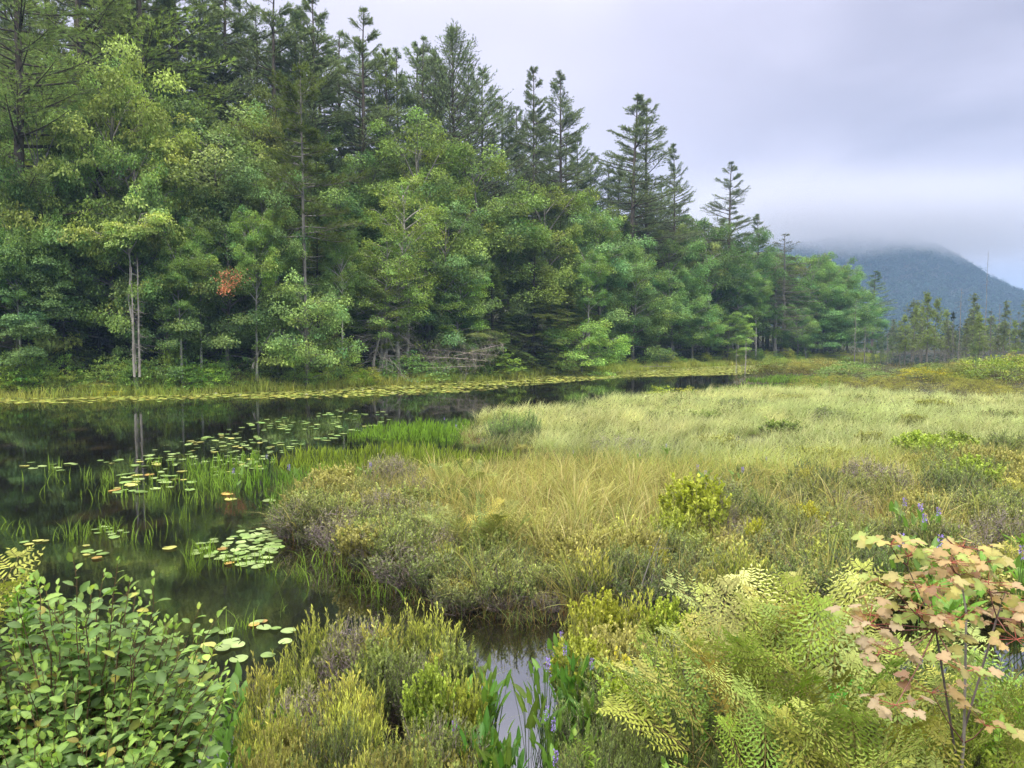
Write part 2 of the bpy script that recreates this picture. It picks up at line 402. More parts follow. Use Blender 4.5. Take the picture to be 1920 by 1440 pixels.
# ------------------------------------------------------------------ trees
BARKS = {'pine': (.10, .085, .07), 'grey': (.20, .19, .17), 'pale': (.36, .34, .31), 'dark': (.05, .045, .04), 'birch': (.42, .40, .37), 'dead': (.30, .28, .26)}
def rand_unit(r, n):
    v = r.normal(size=(n, 3)); return nrm(v)
def decid(seed, H=12.0, R=3.6, cb=0.12, nlimb=34, leaf=0.15, per=44, col=(.175, .25, .085), bark='grey', lean=0.0, flat=0.50, top=0.5, sub=5):
    r = np.random.default_rng(seed); wood = Geo(); cr = Geo()
    K = 9; tt = np.linspace(0, 1, K)
    az0 = r.uniform(0, 6.28)
    wob = np.cumsum(r.normal(0, .012 * H, (K, 2)), 0) * tt[:, None]
    TP = np.stack([wob[:, 0] + lean * H * tt ** 1.5, wob[:, 1], tt * H * .93], -1)
    r0 = .013 * H
    tubes(wood, TP, r0 * (1.12 - tt * 1.0) * np.where(tt == 0, 1.5, 1), BARKS[bark], 7)
    def at(u): return np.stack([np.interp(u, tt, TP[:, k]) for k in range(3)], -1)
    u = np.sort(cb + (1 - cb) * .98 * (r.random(nlimb) * .5 + np.linspace(0, 1, nlimb) * .5))
    prof = np.sqrt(np.clip(1 - ((u - (cb + top * (1 - cb))) / np.where(u > cb + top * (1 - cb), (1 - top) * (1 - cb) * 1.05, top * (1 - cb) * 1.5)) ** 2, .06, 1))
    az = az0 + np.arange(nlimb) * 2.4 + r.uniform(-.4, .4, nlimb)
    ln = R * prof * r.uniform(.72, 1.18, nlimb)
    el = np.interp(u, [0, .35, .8, 1], [.10, .45, .85, 1.25]) + r.uniform(-.35, .3, nlimb)
    p0 = at(u)
    d = np.stack([np.cos(az) * np.cos(el), np.sin(az) * np.cos(el), np.sin(el)], -1)
    s = np.linspace(0, 1, 5)
    LP = p0[:, None] + d[:, None] * (ln[:, None] * s)[..., None]
    LP[..., 2] -= (s ** 2)[None] * ln[:, None] * .16 * r.uniform(0, 1.6, nlimb)[:, None]
    tubes(wood, LP, (r0 * .34 * (ln / R * .6 + .4))[:, None] * (1.05 - .85 * s)[None], BARKS[bark], 4)
    cen = []; rad = []
    for k in range(sub):
        f = (k + 1) / sub * .62 + .38
        b = LP[:, 2] * (1 - f) * 0 + p0 + (LP[:, -1] - p0) * f
        a2 = az + (1 if k % 2 else -1) * r.uniform(.2, 1.1, nlimb) * (1 if k < sub - 1 else .2)
        l2 = ln * .34 * r.uniform(.6, 1.2, nlimb) * (1.15 - .4 * f)
        e = b + unit_h(a2) * l2[:, None] + np.array([0, 0, 1]) * (l2 * r.uniform(-.1, .35, nlimb))[:, None]
        tubes(wood, np.stack([b, (b + e) / 2 + [0, 0, .03], e], 1), np.stack([l2 * .018 + .008, l2 * .012 + .006, l2 * 0 + .004], 1), BARKS[bark], 3)
        cen.append(e); rad.append(np.clip(l2 * .75, .42, 1.05) * r.uniform(.8, 1.25, nlimb))
    tp = at(np.array([.97, 1.0])) + np.array([0, 0, .03 * H]); cen.append(tp); rad.append(np.array([.5, .4]) * R / 3.6)
    cen = np.concatenate(cen); rad = np.concatenate(rad)
    cnt = np.maximum(14, (per * 3.4 * (rad / .7) ** 1.7)).astype(int)
    idx = np.repeat(np.arange(len(cen)), cnt); n = len(idx)
    v = rand_unit(r, n) * (r.random(n) ** .45)[:, None]
    off = v * rad[idx][:, None] * np.array([1.05, 1.05, flat]); off[:, 2] -= .32 * (off[:, 0] ** 2 + off[:, 1] ** 2) / rad[idx]
    P = cen[idx] + off
    outw = P - np.array([0, 0, 0]); outw[:, 2] = 0; outw = nrm(outw)
    Nn = nrm(np.array([0, 0, 1.0]) + r.normal(0, .42, (n, 3)) + outw * .35)
    X = nrm(outw * .6 + nrm(off) * .6 + r.normal(0, .6, (n, 3)) + np.array([0, 0, -.25]))
    hue = r.normal(0, .12, len(cen))[idx]; val = r.normal(1, .16, len(cen))[idx] * r.uniform(.6, 1.4, n)
    C = np.array(col)[None] * val[:, None] * np.stack([1 + hue, 1 + .3 * hue, 1 - .3 * hue], -1)
    inst(cr, LEAF_Q, P, X, Nn, leaf * .84 * r.uniform(.6, 1.4, n), C)
    return wood.mesh("trunk", M_BARK), cr.mesh("crown", M_TREE), H * 1.0
def pine(seed, H=28.0, R=3.6, h0=0.3, bare=0.18, gap=0.62, col=(.20, .255, .14), dens=2.4, droop=0.0, bark='pine', tuft=.24, twin=False, up=1.0, irr=.35):
    r = np.random.default_rng(seed); wood = Geo(); cr = Geo()
    K = 10; tt = np.linspace(0, 1, K)
    leans = r.normal(0, .012, 2)
    TP = np.stack([leans[0] * H * tt, leans[1] * H * tt, tt * H], -1) + np.concatenate([np.cumsum(r.normal(0, .0022 * H, (K, 2)), 0), np.zeros((K, 1))], 1)
    r0 = .0105 * H
    tubes(wood, TP, r0 * (1.05 - tt) + .015, BARKS[bark], 8)
    nb = int(H * (1 - bare) / gap); P0 = []; A = []; U = []
    for k in range(nb):
        u = bare + (1 - bare) * (k + .3) / nb
        for j in range(r.integers(3, 6)):
            P0.append(u + r.uniform(-.3, .3) * gap / H); A.append(r.uniform(0, 6.283)); U.append(u)
    u = np.clip(np.array(P0), 0, .995); az = np.array(A); n = len(u)
    t = np.clip((u - h0) / (1 - h0), 0, 1)
    ln = R * np.clip(1.12 * (1 - t) ** .62, .10, 1) * (1 - irr + r.random(n) * irr * 1.9)
    dead = (u < h0) | (r.random(n) < .03)
    ln = np.where(dead, ln * r.uniform(.15, .55, n), ln)
    keep = (r.random(n) < np.where(dead, .5, np.interp(t, [0, .75, .9, 1], [.96, .9, .6, .45]))); u, az, t, ln, dead = u[keep], az[keep], t[keep], ln[keep], dead[keep]; n = len(u)
    p0 = np.stack([np.interp(u, tt, TP[:, k]) for k in range(3)], -1)
    el = (np.interp(t, [0, .5, .85, 1], [.02, .22, .62, 1.15]) * up - droop) + r.normal(0, .10, n)
    s = np.linspace(0, 1, 6)
    hh = unit_h(az)
    LP = p0[:, None] + hh[:, None] * (np.cos(el) * ln)[:, None, None] * s[None, :, None]
    LP[..., 2] += (np.sin(el) * ln)[:, None] * s + (ln[:, None] * (.16 * up - droop * .4)) * s ** 2.2
    tubes(wood, LP, (r0 * .20 * np.clip(ln / R, .25, 1))[:, None] * (1.05 - .85 * s)[None] + .006, BARKS['dead'] if bark == 'dead' else BARKS[bark], 4)
    live = ~dead; LPl, lnl, azl = LP[live], ln[live], az[live]; m_ = len(lnl)
    Ps = []; Xs = []
    for k in range(int(9 * dens)):
        f = .28 + .72 * (k + .5) / int(9 * dens)
        i0 = np.clip(f * 5, 0, 4.999); ii = int(i0)
        b = LPl[:, ii] + (LPl[:, ii + 1] - LPl[:, ii]) * (i0 - ii)
        side = 1 if k % 2 else -1
        a2 = azl + side * r.uniform(.5, 1.1, m_)
        l2 = lnl * .30 * (1.25 - f) * r.uniform(.6, 1.3, m_) + .18
        d2 = nrm(unit_h(a2) + np.array([0, 0, 1.0]) * (r.uniform(.0, .45, m_) * up - droop)[:, None])
        e = b + d2 * l2[:, None]
        tubes(wood, np.stack([b, e], 1), np.full((m_, 2), .009), BARKS[bark], 3)
        for q_ in (.35, .7, 1.0):
            Ps.append(b + (e - b) * q_ + r.normal(0, .05, (m_, 3))); Xs.append(d2)
        Ps.append(b); Xs.append(nrm(unit_h(azl) + [0, 0, .4]))
    Ps.append(LPl[:, -1]); Xs.append(nrm(unit_h(azl) + [0, 0, .5]))
    tip = np.repeat(TP[-1:], 8, 0) + r.normal(0, .08, (8, 3)) - np.array([0, 0, 1.0]) * r.uniform(0, .9, 8)[:, None]
    Ps.append(tip); Xs.append(nrm(r.normal(0, .3, (8, 3)) + [0, 0, 1]))
    P = np.concatenate(Ps); X = nrm(np.concatenate(Xs) + np.array([0, 0, .35 * up - droop]) + r.normal(0, .22, (len(P), 3))); nn = len(P)
    sc = tuft * r.uniform(.7, 1.35, nn) * np.interp(P[:, 2] / H, [.8, 1.0], [1, .8])
    C = np.array(col)[None] * r.uniform(.7, 1.3, nn)[:, None]
    inst(cr, TUFT, P, X, rand_unit(r, nn), sc, C)
    return wood.mesh("trunk", M_BARK), cr.mesh("crown", M_NEEDLE), H
def hemlock(seed, H=11.0, R=2.6, col=(.085, .125, .035), gap=0.13, bark='dark', droop=.25, spray=.5, h0=.03, powr=.75):
    r = np.random.default_rng(seed); wood = Geo(); cr = Geo()
    tubes(wood, np.array([[0, 0, 0], [.02 * H, 0, H * .5], [.01 * H, .01 * H, H]]), np.array([.014 * H, .009 * H, .01]), BARKS[bark], 7)
    n = int(H / gap * 2.2); u = np.sort(r.uniform(h0, .995, n)); az = r.uniform(0, 6.283, n)
    ln = R * (1 - u) ** powr * r.uniform(.6, 1.2, n) + .12
    el = np.interp(u, [0, .6, 1], [-.05, .15, .9]) + r.normal(0, .1, n)
    p0 = np.stack([.02 * H * np.minimum(u * 2, 1), 0 * u, u * H], -1); s = np.linspace(0, 1, 6)
    LP = p0[:, None] + unit_h(az)[:, None] * (np.cos(el) * ln)[:, None, None] * s[None, :, None]
    LP[..., 2] += (np.sin(el) * ln)[:, None] * s - (ln * droop)[:, None] * s ** 2
    tubes(wood, LP, (.004 * H * np.clip(ln / R, .2, 1))[:, None] * (1.05 - .9 * s)[None] + .004, BARKS[bark], 3)
    Ps = []; Xs = []; Ns = []; Sc = []
    for k in range(13):
        f = .16 + .84 * (k + .5) / 13; i0 = min(f * 5, 4.999); ii = int(i0)
        b = LP[:, ii] + (LP[:, ii + 1] - LP[:, ii]) * (i0 - ii)
        side = 1 if k % 2 else -1
        a2 = az + side * r.uniform(.35, 1.15, n)
        x = nrm(unit_h(a2) + np.array([0, 0, -1.0]) * (droop * (.3 + f) * r.uniform(.5, 1.5, n))[:, None])
        Ps.append(b + x * (ln * .10)[:, None] * r.uniform(0, 1.4, n)[:, None] + r.normal(0, .05, (n, 3))); Xs.append(x)
        Ns.append(nrm(np.array([0, 0, 1.0]) + r.normal(0, .3, (n, 3)))); Sc.append(spray * r.uniform(.6, 1.2, n) * np.clip(ln / R * 1.2, .5, 1))
    P = np.concatenate(Ps); nn = len(P)
    C = np.array(col)[None] * r.uniform(.65, 1.35, nn)[:, None]
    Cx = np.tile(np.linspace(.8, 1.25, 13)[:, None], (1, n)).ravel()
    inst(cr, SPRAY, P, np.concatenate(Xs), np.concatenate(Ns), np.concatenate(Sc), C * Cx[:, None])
    return wood.mesh("trunk", M_BARK), cr.mesh("crown", M_NEEDLE), H
def bog_tree(seed, H=8.0, R=.9, live=.6, col=(.07, .10, .04), bark='grey', crown0=.25, tuft=.22, topknot=False):
    r = np.random.default_rng(seed); wood = Geo(); cr = Geo()
    K = 8; tt = np.linspace(0, 1, K)
    TP = np.stack([*(np.cumsum(r.normal(0, .006 * H, (2, K)), 1)), tt * H], -1)
    tubes(wood, TP, .008 * H * (1.05 - tt) + .008, BARKS[bark], 5)
    n = int(H * 13); u = r.uniform(.12, .99, n); az = r.uniform(0, 6.28, n)
    ln = R * (1 - u * .75) * r.uniform(.35, 1.2, n); el = r.normal(-.05, .22, n)
    p0 = np.stack([np.interp(u, tt, TP[:, k]) for k in range(3)], -1); s = np.linspace(0, 1, 4)
    LP = p0[:, None] + unit_h(az)[:, None] * (np.cos(el) * ln)[:, None, None] * s[None, :, None]
    LP[..., 2] += (np.sin(el) * ln)[:, None] * s - .25 * ln[:, None] * s ** 2
    tubes(wood, LP, np.full((n, 4), .011), BARKS[bark], 3)
    for k in range(2):
        f = r.uniform(.3, .9, n); a2 = az + r.choice([-1, 1], n) * .8
        b = p0 + (LP[:, -1] - p0) * f[:, None]
        tubes(wood, np.stack([b, b + unit_h(a2) * (ln * .35)[:, None] + [0, 0, -.03]], 1), np.full((n, 2), .008), BARKS[bark], 3)
    lv = (r.random(n) < live) & (u > crown0)
    if topknot: lv = u > .86
    P = []; 
    for f in (.35, .55, .75, 1.0): P.append(p0[lv] + (LP[lv, -1] - p0[lv]) * f + r.normal(0, .06, (lv.sum(), 3)))
    if P and lv.sum():
        P = np.concatenate(P); P = np.concatenate([P, P + r.normal(0, .13, P.shape)]); nn = len(P)
        inst(cr, TUFT2, P, nrm(rand_unit(r, nn) + [0, 0, .2]), rand_unit(r, nn), tuft * r.uniform(.6, 1.3, nn), np.array(col)[None] * r.uniform(.7, 1.3, nn)[:, None])
    return wood.mesh("trunk", M_BARK), (cr.mesh("crown", M_NEEDLE) if cr.n else None), H
def bare(seed, H=8.0, n=40, R=.6, bark='dead', r0=.07, lean=0.0, depth=1, tw=2):
    r = np.random.default_rng(seed); g_ = Geo(); K = 8; tt = np.linspace(0, 1, K)
    TP = np.stack([lean * H * tt ** 1.4 + np.cumsum(r.normal(0, .004 * H, K)), np.cumsum(r.normal(0, .004 * H, K)), tt * H * math.sqrt(max(0, 1 - lean * lean * .5))], -1)
    tubes(g_, TP, r0 * (1.05 - .8 * tt), BARKS[bark], 7)
    br = Geo()
    if n:
        u = r.uniform(.1, .98, n); az = r.uniform(0, 6.28, n); ln = R * r.uniform(.2, 1.3, n) * (1.1 - .5 * u); el = r.normal(.1, .35, n)
        p0 = np.stack([np.interp(u, tt, TP[:, k]) for k in range(3)], -1); s = np.linspace(0, 1, 5)
        LP = p0[:, None] + unit_h(az)[:, None] * (np.cos(el) * ln)[:, None, None] * s[None, :, None]
        LP[..., 2] += (np.sin(el) * ln)[:, None] * s - .35 * ln[:, None] * s ** 2
        tubes(br, LP, (r0 * .22 * (1.05 - .8 * s))[None] * np.ones((n, 1)), BARKS[bark], 4)
        for k in range(tw):
            f = r.uniform(.3, .95, n); b = p0 + (LP[:, -1] - p0) * f[:, None]; a2 = az + r.choice([-1, 1], n) * r.uniform(.5, 1.1, n)
            e = b + unit_h(a2) * (ln * .45)[:, None] + np.stack([0 * ln, 0 * ln, ln * r.uniform(-.3, .2, n)], -1)
            tubes(br, np.stack([b, (b + e) / 2 + [0, 0, .02], e], 1), np.array([[.10, .08, .04]]) * r0 * np.ones((n, 1)), BARKS[bark], 3)
    if n:
        for v_, c_, q_ in zip(br.V, br.Cc, br.Q): pass
        off = 0
        for v_, c_, q_ in zip(br.V, br.Cc, br.Q): g_.add(v_, c_, q_ - off); off += len(v_)
    return g_.mesh("trunk", M_BARK), None, H

# ------------------------------------------------------------------ shrubs
def bush(seed, H=1.6, R=1.1, n=150, per=26, leaf=.085, col=(.165, .215, .065), narrow=False, stemc=(.12, .10, .08), flat=.5, stems=26):
    """a leafy bank shrub: stems fanning from the base, leaf sprays in a dome"""
    r = np.random.default_rng(seed); wd = Geo(); cr = Geo()
    d = rand_unit(r, n); d[:, 2] = np.abs(d[:, 2]) ** .8; d = nrm(d)
    cen = d * np.array([R, R, H]) * (r.uniform(.45, 1.0, n) ** .6)[:, None] * (1 + .18 * np.sin(3 * np.arctan2(d[:, 1], d[:, 0]) + seed))[:, None]
    cen[:, 2] = np.clip(cen[:, 2], .06 * H, None)
    k = min(stems, n); s = np.linspace(0, 1, 5)
    base = r.normal(0, R * .12, (k, 3)); base[:, 2] = -.15
    SP_ = base[:, None] * (1 - s)[None, :, None] + cen[:k, None] * s[None, :, None]
    SP_[..., 2] += (.12 * H) * np.sin(s * math.pi)[None]
    tubes(wd, SP_, (.016 * (H / 1.6) ** .6 * (1.1 - s))[None] * np.ones((k, 1)), stemc, 4)
    idx = np.repeat(np.arange(n), per); m_ = len(idx); rad = (R * .20) * r.uniform(.6, 1.5, n)
    P = cen[idx] + rand_unit(r, m_) * (r.random(m_) ** .5 * rad[idx])[:, None] * np.array([1, 1, flat])
    outw = nrm(P + np.array([0, 0, .2]))
    Nn = nrm(np.array([0, 0, .8]) + r.normal(0, .45, (m_, 3)) + outw * .5); X = nrm(outw + r.normal(0, .6, (m_, 3)))
    hue = r.normal(0, .12, n)[idx]
    C = np.array(col)[None] * (r.normal(1, .12, n)[idx] * r.uniform(.7, 1.3, m_))[:, None] * np.stack([1 + hue, 1 + .3 * hue, 1 - .3 * hue], -1)
    inst(cr, LEAF_N if narrow else LEAF_Q, P, X, Nn, leaf * r.uniform(.6, 1.3, m_), C)
    return wd.mesh("stem", M_TWIG), cr.mesh("foliage", M_SHRUB), H
def heath(seed, H=.7, R=.42, ns=70, nl=36, leaf=.032, cb=(.085, .11, .04), ct=(.20, .23, .07), twig=(.16, .13, .13), tipf=.75, wid=1.0, up=1.0, bend=.35, shoots=3, twigs=0):
    """leatherleaf and sweet gale: wiry upright stems, small leaves held upwards, coloured shoot tips"""
    r = np.random.default_rng(seed); wd = Geo(); cr = Geo(); s = np.linspace(0, 1, 6)
    az = r.uniform(0, 6.28, ns); rr_ = np.sqrt(r.random(ns)) * R; h = H * r.uniform(.6, 1.1, ns) * (1 - .35 * (rr_ / R) ** 2)
    b = unit_h(az) * (rr_ * .45)[:, None] + [0, 0, -.06]; tip = unit_h(az + r.normal(0, .4, ns)) * (rr_ * 1.15)[:, None] + np.array([0, 0, 1.0]) * h[:, None]
    LP = b[:, None] * (1 - s)[None, :, None] + tip[:, None] * s[None, :, None]
    LP[..., :2] += (unit_h(az)[:, None, :2] * (bend * .3 * rr_)[:, None, None]) * (np.sin(s * 3.14))[None, :, None]
    LP += r.normal(0, .012 * H, LP.shape) * s[None, :, None]
    tubes(wd, LP, (.0042 * (1.2 - .8 * s))[None] * np.ones((ns, 1)), twig, 3)
    Ps = []; Xs = []; Cs = []; Us = []
    axes = [(LP, nl, .30)]
    for k in range(shoots):
        f = r.uniform(.35, .9, ns); i0 = np.clip(f * 5, 0, 4.99); ii = i0.astype(int); ar = np.arange(ns)
        bb = LP[ar, ii] + (LP[ar, np.minimum(ii + 1, 5)] - LP[ar, ii]) * (i0 - ii)[:, None]
        a2 = r.uniform(0, 6.28, ns); l2 = H * r.uniform(.15, .36, ns)
        e = bb + unit_h(a2) * (l2 * .5)[:, None] + np.array([0, 0, 1.0]) * (l2 * .85)[:, None]
        SPt = bb[:, None] * (1 - s)[None, :, None] + e[:, None] * s[None, :, None]
        tubes(wd, SPt, (.0028 * (1.2 - .8 * s))[None] * np.ones((ns, 1)), twig, 3)
        axes.append((SPt, int(nl * .5), .1))
    for k in range(twigs):
        f = r.uniform(.2, .95, ns); i0 = np.clip(f * 5, 0, 4.99); ii = i0.astype(int); ar = np.arange(ns)
        bb = LP[ar, ii]; e = bb + rand_unit(r, ns) * (H * r.uniform(.08, .3, ns))[:, None] + [0, 0, .05 * H]
        tubes(wd, np.stack([bb, (bb + e) / 2 + r.normal(0, .01, (ns, 3)), e], 1), np.array([[.0030, .0024, .0015]]) * np.ones((ns, 1)), twig, 3)
    for A, nn, f0 in axes:
        if nn <= 0: continue
        f = f0 + (1 - f0) * np.linspace(0, 1, nn)[None] + r.normal(0, .01, (len(A), nn)); f = np.clip(f, 0, .999)
        i0 = f * 5; ii = i0.astype(int); ar = np.arange(len(A))[:, None]
        p = A[ar, ii] + (A[ar, ii + 1] - A[ar, ii]) * (i0 - ii)[..., None]
        d = nrm(A[ar, ii + 1] - A[ar, ii])
        a3 = r.uniform(0, 6.28, f.shape)
        x = nrm(d * up * r.uniform(.5, 1.4, f.shape)[..., None] + np.stack([np.cos(a3), np.sin(a3), 0 * a3], -1) * .8)
        Ps.append(p.reshape(-1, 3)); Xs.append(x.reshape(-1, 3)); Us.append((p[..., 2] / H).ravel() * .6 + f.ravel() * .4)
    P = np.concatenate(Ps); X = np.concatenate(Xs); U = np.clip((np.concatenate(Us) - tipf + .25) / .5, 0, 1); m_ = len(P)
    stemhue = r.uniform(.6, 1.25, m_)
    mixv = np.clip(U * r.uniform(.6, 1.2, m_), 0, 1)[:, None]
    C = np.array(cb)[None] * (1 - mixv) + np.array(ct)[None] * mixv
    Nn = nrm(np.array([0, 0, 1.0]) + r.normal(0, .5, (m_, 3)))
    sc = leaf * r.uniform(.6, 1.25, m_); sc = np.stack([sc, sc * wid * 1.25, sc], -1)
    inst(cr, LEAF_Q if wid > .8 else LEAF_N, P, X, Nn, sc, C * stemhue[:, None])
    return wd.mesh("stem", M_TWIG), cr.mesh("foliage", M_SHRUB), H

# ---- alder: oval serrate leaves
def oval_leaf(nx=7, wid=.30, fold=.10, droop=.16, serr=.05, cord=0.0, peak=.45):
    v = []; sh = []
    for k in range(nx):
        x = k / (nx - 1); wv = wid * (math.sin(math.pi * x ** (math.log(.5) / math.log(peak))) ** .75 if 0 < x < 1 else 0.0) * (1 + (serr if k % 2 else -serr))
        if k == 0: wv = .02 + cord * wid
        z = -droop * x ** 2
        xo = -cord * .18 if k == 0 else 0
        v += [(x + xo, -wv, z + fold * wv * 2.2), (x, 0, z), (x + xo, wv, z + fold * wv * 2.2)]
        sh += [.95, 1.22, .95] if k not in (0, nx - 1) else [1.1, 1.2, 1.1]
    q = []
    for k in range(nx - 1):
        a = 3 * k
        q += [(a, a + 3, a + 4, a + 1), (a + 1, a + 4, a + 5, a + 2)]
    return T_(v, [tuple(reversed(f)) for f in q], (), sh)
ALDER = oval_leaf(9, .29, .16, .16, .07, peak=.42)
SPEAR = oval_leaf(8, .22, .20, .10, 0, cord=.9, peak=.30)
LAUREL = oval_leaf(5, .165, .14, .05, 0, peak=.38)
def maple_leaf():
    half = [(0, 0), (-.10, .16), (-.04, .34), (.10, .30), (.12, .38), (.24, .52), (.33, .50), (.42, .58), (.42, .40), (.46, .24), (.62, .30), (.70, .24), (.80, .20), (.84, .10), (1.0, 0)]
    pts = [(x, y) for x, y in half] + [(x, -y) for x, y in reversed(half[1:-1])]
    v = [(.34, 0, .03)]; sh = [1.2]
    for x, y in pts:
        v.append((x, y, -.10 * (x - .35) ** 2 - .22 * abs(y) * abs(y) + (.04 if abs(y) > .2 else 0))); sh.append(1.0 if abs(y) + abs(x - .35) > .45 else .94)
    n = len(pts)
    return T_(v, (), [(0, 1 + (k + 1) % n, 1 + k) for k in range(n)], sh)
MAPLE = maple_leaf()

def fern_frond(seed, Lf=.85, np_=6, col=(.30, .36, .10), tipc=None, arch=.5, leafl=.050):
    """royal fern: opposite pinnae, each with pairs of oblong leaflets. Grows along +x and up +z"""
    r = np.random.default_rng(seed); wd = Geo(); cr = Geo()
    s = np.linspace(0, 1, 12); ang0 = 1.25
    ang = ang0 - arch * s ** 1.5 * 1.2
    dxs = np.concatenate([[0], np.cumsum(np.cos(ang[:-1]) * Lf / 11)]); dzs = np.concatenate([[0], np.cumsum(np.sin(ang[:-1]) * Lf / 11)])
    R_ = np.stack([dxs, .02 * np.sin(s * 5 + seed), dzs], -1)
    tubes(wd, R_, .0042 * (1.15 - s), (.22, .17, .06), 4)
    P = []; X = []; Nn = []; Sc = []; C = []
    def atp(f):
        return np.array([np.interp(f, s, R_[:, k]) for k in range(3)])
    for k in range(np_):
        f = .36 + .60 * k / (np_ - 1); b = atp(f); d = nrm(atp(min(f + .03, 1)) - b)
        nv = nrm(np.cross(d, [0, 1, 0])); nv = nv if nv[2] > 0 else -nv
        pl = Lf * .33 * (math.sin(math.pi * (.32 + .60 * k / (np_ - 1))) ** .8) * r.uniform(.9, 1.1)
        for sd in (1, -1):
            dd = nrm(d * .78 + np.array([0, sd, 0]) * .75 + nv * r.uniform(-.15, .40))
            e = b + dd * pl; mid = (b + e) / 2 - np.array([0, 0, .03 * pl])
            tubes(wd, np.stack([b, mid, e])[None], np.array([[.0022, .0016, .0008]]), (.22, .20, .07), 3)
            nl = 7
            pn = nrm(nv + r.normal(0, .12, 3)); sidev = nrm(np.cross(pn, dd))
            for q_ in range(nl):
                ff = .14 + .84 * q_ / (nl - 1); bb = b + dd * pl * ff - np.array([0, 0, .05 * pl * math.sin(ff * 3.1)])
                for s2 in (1, -1):
                    if q_ == nl - 1 and s2 < 0: continue
                    xd = nrm(dd * (.55 if q_ < nl - 1 else 2) + sidev * s2)
                    P.append(bb); X.append(xd + r.normal(0, .08, 3)); Nn.append(pn + r.normal(0, .12, 3)); Sc.append(leafl * (1.1 - .45 * ff) * (Lf / .85) * r.uniform(.85, 1.1))
                    cc_ = np.array(col) * r.uniform(.82, 1.15)
                    if tipc is not None: cc_ = cc_ * (1 - f * .6) + np.array(tipc) * f * .6
                    C.append(cc_)
    inst(cr, LAUREL, np.array(P), np.array(X), np.array(Nn), np.array(Sc), np.array(C))
    return wd.mesh("stalk", M_TWIG), cr.mesh("foliage", M_FERN)

def pickerel(seed, H=.65, n=7, leaf=.135, col=(.12, .22, .04), flower=True, spread=.16):
    r = np.random.default_rng(seed); lf = Geo(); fl = Geo(); s = np.linspace(0, 1, 5)
    az = r.uniform(0, 6.28, n); h = H * r.uniform(.6, 1.05, n)
    b = unit_h(az) * .03 + [0, 0, -.1]; e = unit_h(az) * (spread * r.uniform(.3, 1.4, n))[:, None] + np.array([0, 0, 1.0]) * (h - leaf * .6)[:, None]
    LP = b[:, None] * (1 - s ** 1.5)[None, :, None] + e[:, None] * (s ** 1.5)[None, :, None]; LP[..., 2] = b[:, None, 2] * (1 - s) + e[:, None, 2] * s
    tubes(lf, LP, .0045 * (1.2 - .5 * s)[None] * np.ones((n, 1)), (.09, .17, .04), 4)
    X = nrm(unit_h(az) * .45 + [0, 0, 1]) ; X = nrm(X + r.normal(0, .18, (n, 3)))
    Nn = nrm(-unit_h(az) + r.normal(0, .5, (n, 3)) + [0, 0, .35])
    inst(lf, SPEAR, e, X, Nn, leaf * r.uniform(.8, 1.25, n), np.array(col)[None] * r.uniform(.75, 1.25, n)[:, None])
    if flower:
        bx = r.normal(0, .04, 2); top = np.array([bx[0], bx[1], H * 1.08])
        P = np.stack([[0, 0, -.1], [bx[0] * .5, bx[1] * .5, H * .5], top - [0, 0, .09]])
        tubes(fl, P, np.array([.005, .0045, .004]), (.10, .18, .05), 4)
        m_ = 60; zz = r.uniform(-.10, .02, m_); a = r.uniform(0, 6.28, m_)
        out = unit_h(a); Pp = top + out * (.010 * (1 - np.clip(zz / .03, 0, 1) * .5))[:, None] + np.stack([0 * zz, 0 * zz, zz], -1)
        inst(fl, LEAF_Q, Pp, nrm(out + [0, 0, .3]), rand_unit(r, m_), .018 * r.uniform(.7, 1.2, m_), np.array([.30, .22, .62])[None] * r.uniform(.7, 1.4, m_)[:, None])
    return lf.mesh("foliage", M_BIG), (fl.mesh("flower_spike", M_PETAL) if flower else None), H
def pad_t(seed, n=14):
    r = np.random.default_rng(seed); v = [(.0, 0, .004)]; sh = [1.15]
    a0 = .16
    for k in range(n + 1):
        a = a0 + (2 * math.pi - 2 * a0) * k / n
        q_ = 1 + .05 * math.sin(3 * a + seed)
        v.append((math.cos(a) * q_, math.sin(a) * q_ * .94, .02 + .05 * math.sin(2 * a + seed) ** 2)); sh.append(.92)
    return T_(v, (), [(0, 1 + k, 2 + k) for k in range(n)], sh)
PADS = [pad_t(k) for k in range(4)]
PAD_LO = pad_t(9, 7)
# ------------------------------------------------------------------ forest on the far bank
SPX = np.array([p[0] for p in SHORE_PX[:-1]], float); SYY = np.array([G(*p)[1] for p in SHORE_PX[:-1]])
def shoreY(px): return float(np.interp(px, SPX, SYY))
DEC = [decid(11, 12, 3.9, .06, 40, .16, 62), decid(12, 13, 3.4, .10, 40, .16, 62, top=.6, flat=.65), decid(13, 11, 4.2, .06, 40, .17, 58, flat=.34),
       decid(14, 14, 3.2, .22, 38, .15, 64, bark='pale', top=.55), decid(15, 10, 3.2, .03, 38, .15, 60, flat=.6), decid(16, 15, 3.6, .46, 34, .16, 60, top=.62, bark='birch')]
UMB = decid(21, 8, 2.2, .87, 14, .13, 60, bark='pale', top=.35, flat=.25)
SPARSE = decid(22, 12, 2.6, .12, 40, .14, 48, bark='pale', top=.5, sub=4)
LEAN = decid(23, 6, 2.6, .35, 26, .13, 60, bark='pale', lean=.75, flat=.5)
ROUND = decid(24, 5, 2.6, .02, 40, .13, 60, top=.35, flat=.5)
PIN = [pine(31, 28, 3.8, .30, .15, .60, twin=False), pine(32, 27, 3.4, .35, .2, .66, irr=.5), pine(33, 30, 4.2, .25, .12, .55), pine(34, 26, 3.0, .45, .2, .72, irr=.55)]
PDOME = pine(35, 27, 6.0, .42, .2, .36, up=1.7, irr=.22, dens=1.9)
PLITE = pine(36, 17, 3.6, .45, .12, .50, bark='grey', col=(.10, .14, .045), irr=.5, droop=.12, tuft=.30)
